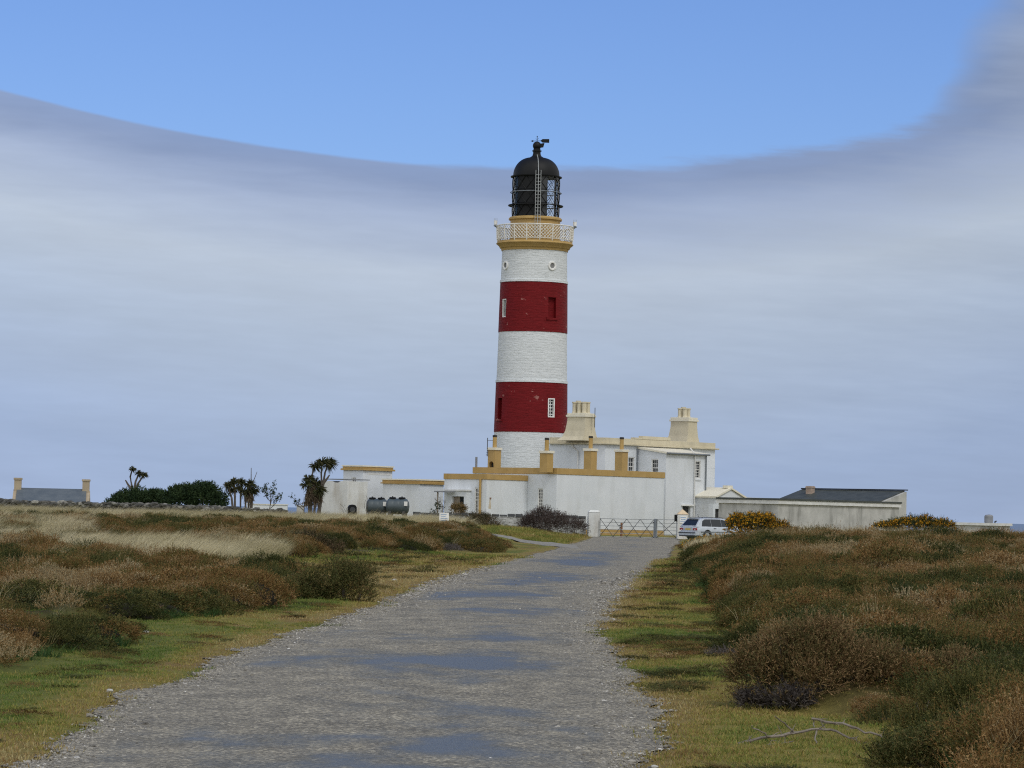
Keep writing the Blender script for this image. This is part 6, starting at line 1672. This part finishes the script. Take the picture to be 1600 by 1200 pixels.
def bare_tree(name, label, D, base, top, spread, nb, mat='bark', leaves=0, lmat='evergreen', seed=1, group=None, r0=.05, ll=.14):
    g = np.random.default_rng(seed); p0 = at(base[0], base[1], D); z0 = Hs(p0.x, D); t = thing(name, label, 'sapling', (p0.x, D, z0), 0, group)
    zt = at(base[0], top, D).z - z0; s = D / F; b = MB(); ends = []
    def br(p, d, L_, r, lev):
        q = p + d * L_ * .5 + Vector((g.normal() * .04, g.normal() * .04, g.normal() * .02)); e = p + d * L_
        b.tube([p, q, e], [r, r * .75, r * .5], 5, False); ends.append(e); ends.append(q)
        if lev < 3:
            for _ in range(nb if lev else nb + 1):
                t_ = g.uniform(.35, 1.0); dd = (d + Vector((g.normal() * spread, g.normal() * spread, g.uniform(-.1, .5)))).normalized()
                br(p + d * L_ * t_, dd, L_ * g.uniform(.4, .62), r * .55, lev + 1)
    br(Vector((0, 0, -.2)), Vector((.05, 0, 1)).normalized(), (zt + .2) * .62, r0, 0)
    b.build('trunk', mat, t)
    if leaves:
        E_ = np.array([list(e) for e in ends]); P = E_[g.integers(0, len(E_), leaves)] + g.normal(size=(leaves, 3)) * .06
        o = bpy.data.objects.new('foliage', tri_mesh('foliage', sprig_tris(P, g.normal(size=(leaves, 3)) + np.array([0, 0, .4]), .1, 4, ll, ll * .45, .004, 1, .2, g), lmat)); COL.objects.link(o); o.parent = t; o['kind'] = 'stuff'
    return t
bare_tree('leafy_sapling', 'thin sapling with sparse dark leaves right of the bushy palms', 222, (421, 795), 756, .75, 3, leaves=170, seed=41, group='saplings')
bare_tree('leafy_sapling', 'small leaning sapling with few leaves just left of the tall palms', 223, (474, 790), 765, 1.0, 2, leaves=60, seed=42, group='saplings')
bare_tree('bare_sapling', 'bare pale twigged sapling in front of the link range beside the doorway', 213, (690, 801), 770, .5, 3, leaves=0, seed=43, group='saplings', r0=.035)
bare_tree('leafy_sapling', 'little dark leaved sapling left of the doorway', 214, (678, 801), 780, .5, 2, leaves=50, seed=44, group='saplings', r0=.03)
bare_tree('bare_sapling', 'thin bare sapling in front of the water tanks', 219, (572, 800), 772, .5, 2, leaves=0, seed=45, group='saplings', r0=.025)
bare_tree('bare_sapling', 'small bare sapling standing by the old outhouse wall', 220, (540, 800), 776, .7, 2, leaves=0, seed=46, group='saplings', r0=.025)
dp = at(391, 790, 224); 
dt = thing('dead_tree', 'bare dead pole like tree with one fork rising behind the bushy palms', 'tree', (dp.x, 224, Hs(dp.x, 224)))
zt = zof(391, 731, 224) - dt.location.z; MB().tube([(0, 0, -.2), (.03, 0, zt * .5), (0, 0, zt)], [.07, .05, .025], 6).build('trunk', 'bark', dt)
MB().tube([(.02, 0, zt * .66), (.25, 0, zt * .8), (.42, 0, zt * .93)], [.035, .028, .015], 5).build('branch', 'bark', dt)

# ------------------------------------------------------------------ fallen branches and sticks lower right
def stick(name, label, pts, r, side=(), group='dead branches'):
    p0 = Vector(pts[0]); t = thing(name, label, 'branch', p0, 0, group)
    P = [Vector(p) - p0 for p in pts]; g = np.random.default_rng(int(abs(pts[0][0]) * 1000))
    def wander(Q, a, m_):
        out = []
        for i in range(len(Q) - 1):
            for k in range(m_):
                v = Q[i].lerp(Q[i + 1], k / m_)
                if i or k: v = v + Vector(g.normal(size=3)) * a
                out.append(v)
        return out + [Q[-1]]
    P = wander(P, r * .55, 4); n = len(P)
    tw = MB()
    for k in range(int(n * .8)):
        b_ = P[g.integers(1, n - 1)] if n > 2 else P[0]; d_ = Vector((g.normal() * .7, g.normal() * .5, g.uniform(-.2, .9))).normalized(); l_ = g.uniform(.03, .11)
        tw.tube([b_, b_ + d_ * l_ * .5 + Vector(g.normal(size=3)) * .006, b_ + d_ * l_], [r * .35, r * .28, r * .12], 4)
    tw.build('twig', 'dead_wood', t)
    MB().tube(P, [r * (1 - .6 * i / (n - 1)) * g.uniform(.85, 1.15) for i in range(n)], 7).build('stem', 'dead_wood', t)
    for s in side: MB().tube(wander([Vector(q) - p0 for q in s], r * .4, 3), [r * .6 * (1 - .08 * i) for i in range(3 * (len(s) - 1) + 1)], 5).build('twig', 'dead_wood', t)
    return t
def gp(px, py, D, dz=0): v = at(px, py, D); v.z += dz; return v
stick('dead_branch', 'long arching dead branch lying over the turf at the lower right', [gp(1152, 1163, 22.6), gp(1205, 1151, 22.6), gp(1260, 1141, 22.7), gp(1300, 1141, 22.7), gp(1335, 1155, 22.6), gp(1360, 1172, 22.5)], .0125,
      [(gp(1203, 1151, 22.6), gp(1190, 1144, 22.55), gp(1175, 1134, 22.5)), (gp(1240, 1143, 22.65), gp(1225, 1130, 22.6), gp(1211, 1119, 22.5)), (gp(1276, 1141, 22.7), gp(1274, 1152, 22.65), gp(1275, 1162, 22.5))])
stick('dead_branch', 'thin dead branch crossing behind the arching one towards the right bush', [gp(1268, 1123, 23.4), gp(1310, 1130, 23.4), gp(1350, 1142, 23.3), gp(1400, 1162, 23.2), gp(1440, 1174, 23.1)], .011, [(gp(1272, 1124, 23.4), gp(1272, 1131, 23.4), gp(1272, 1136, 23.3))])
stick('dead_branch', 'short dark dead branch under the arching one', [gp(1140, 1175, 22.2), gp(1190, 1166, 22.3), gp(1240, 1158, 22.4)], .009)
stick('upright_stick', 'pale bare stick standing upright in the heather at lower right', [gp(1448, 1120, 23.5), gp(1450, 1098, 23.5), gp(1454, 1075, 23.5)], .011)
stick('upright_stick', 'short pale stub sticking up left of the upright stick', [gp(1437, 1116, 23.4), gp(1434, 1106, 23.4), gp(1432, 1100, 23.4)], .011)
MT['pale_stone'] = plain('pale_stone', (.42, .42, .40), .8)
# a few single white stones on the turf
for k, (px, py, lab) in enumerate(((616, 907, 'white stone on the brown patch left of the lane'), (228, 985, 'pale flat stone in the grass below the left heather'), (1022, 1196, 'pale blue grey stone at the bottom edge beside the lane'), (172, 1078, 'small white stone on the lower left turf'), (1195, 983, 'white stone on the right verge near the rusty hummock'))):
    d = ray(px, py); tt = (0.03 - EYE) / d.z; x, y = d.x * tt, tt
    g = np.random.default_rng(70 + k); bm = bmesh.new(); bmesh.ops.create_icosphere(bm, subdivisions=2, radius=1)
    for v in bm.verts: v.co = Vector((v.co.x * .06, v.co.y * .05, v.co.z * .035)) * g.uniform(.85, 1.1) * (y / 80 + .2)
    me = bpy.data.meshes.new('stone'); bm.to_mesh(me); bm.free(); me.materials.append(MT['pale_stone'])
    o = bpy.data.objects.new('stone', me); COL.objects.link(o); o.location = (x, y, Hs(x, y) + .02); tag(o, lab, 'stone', 'single pale stones')
# low far hedge at the right edge
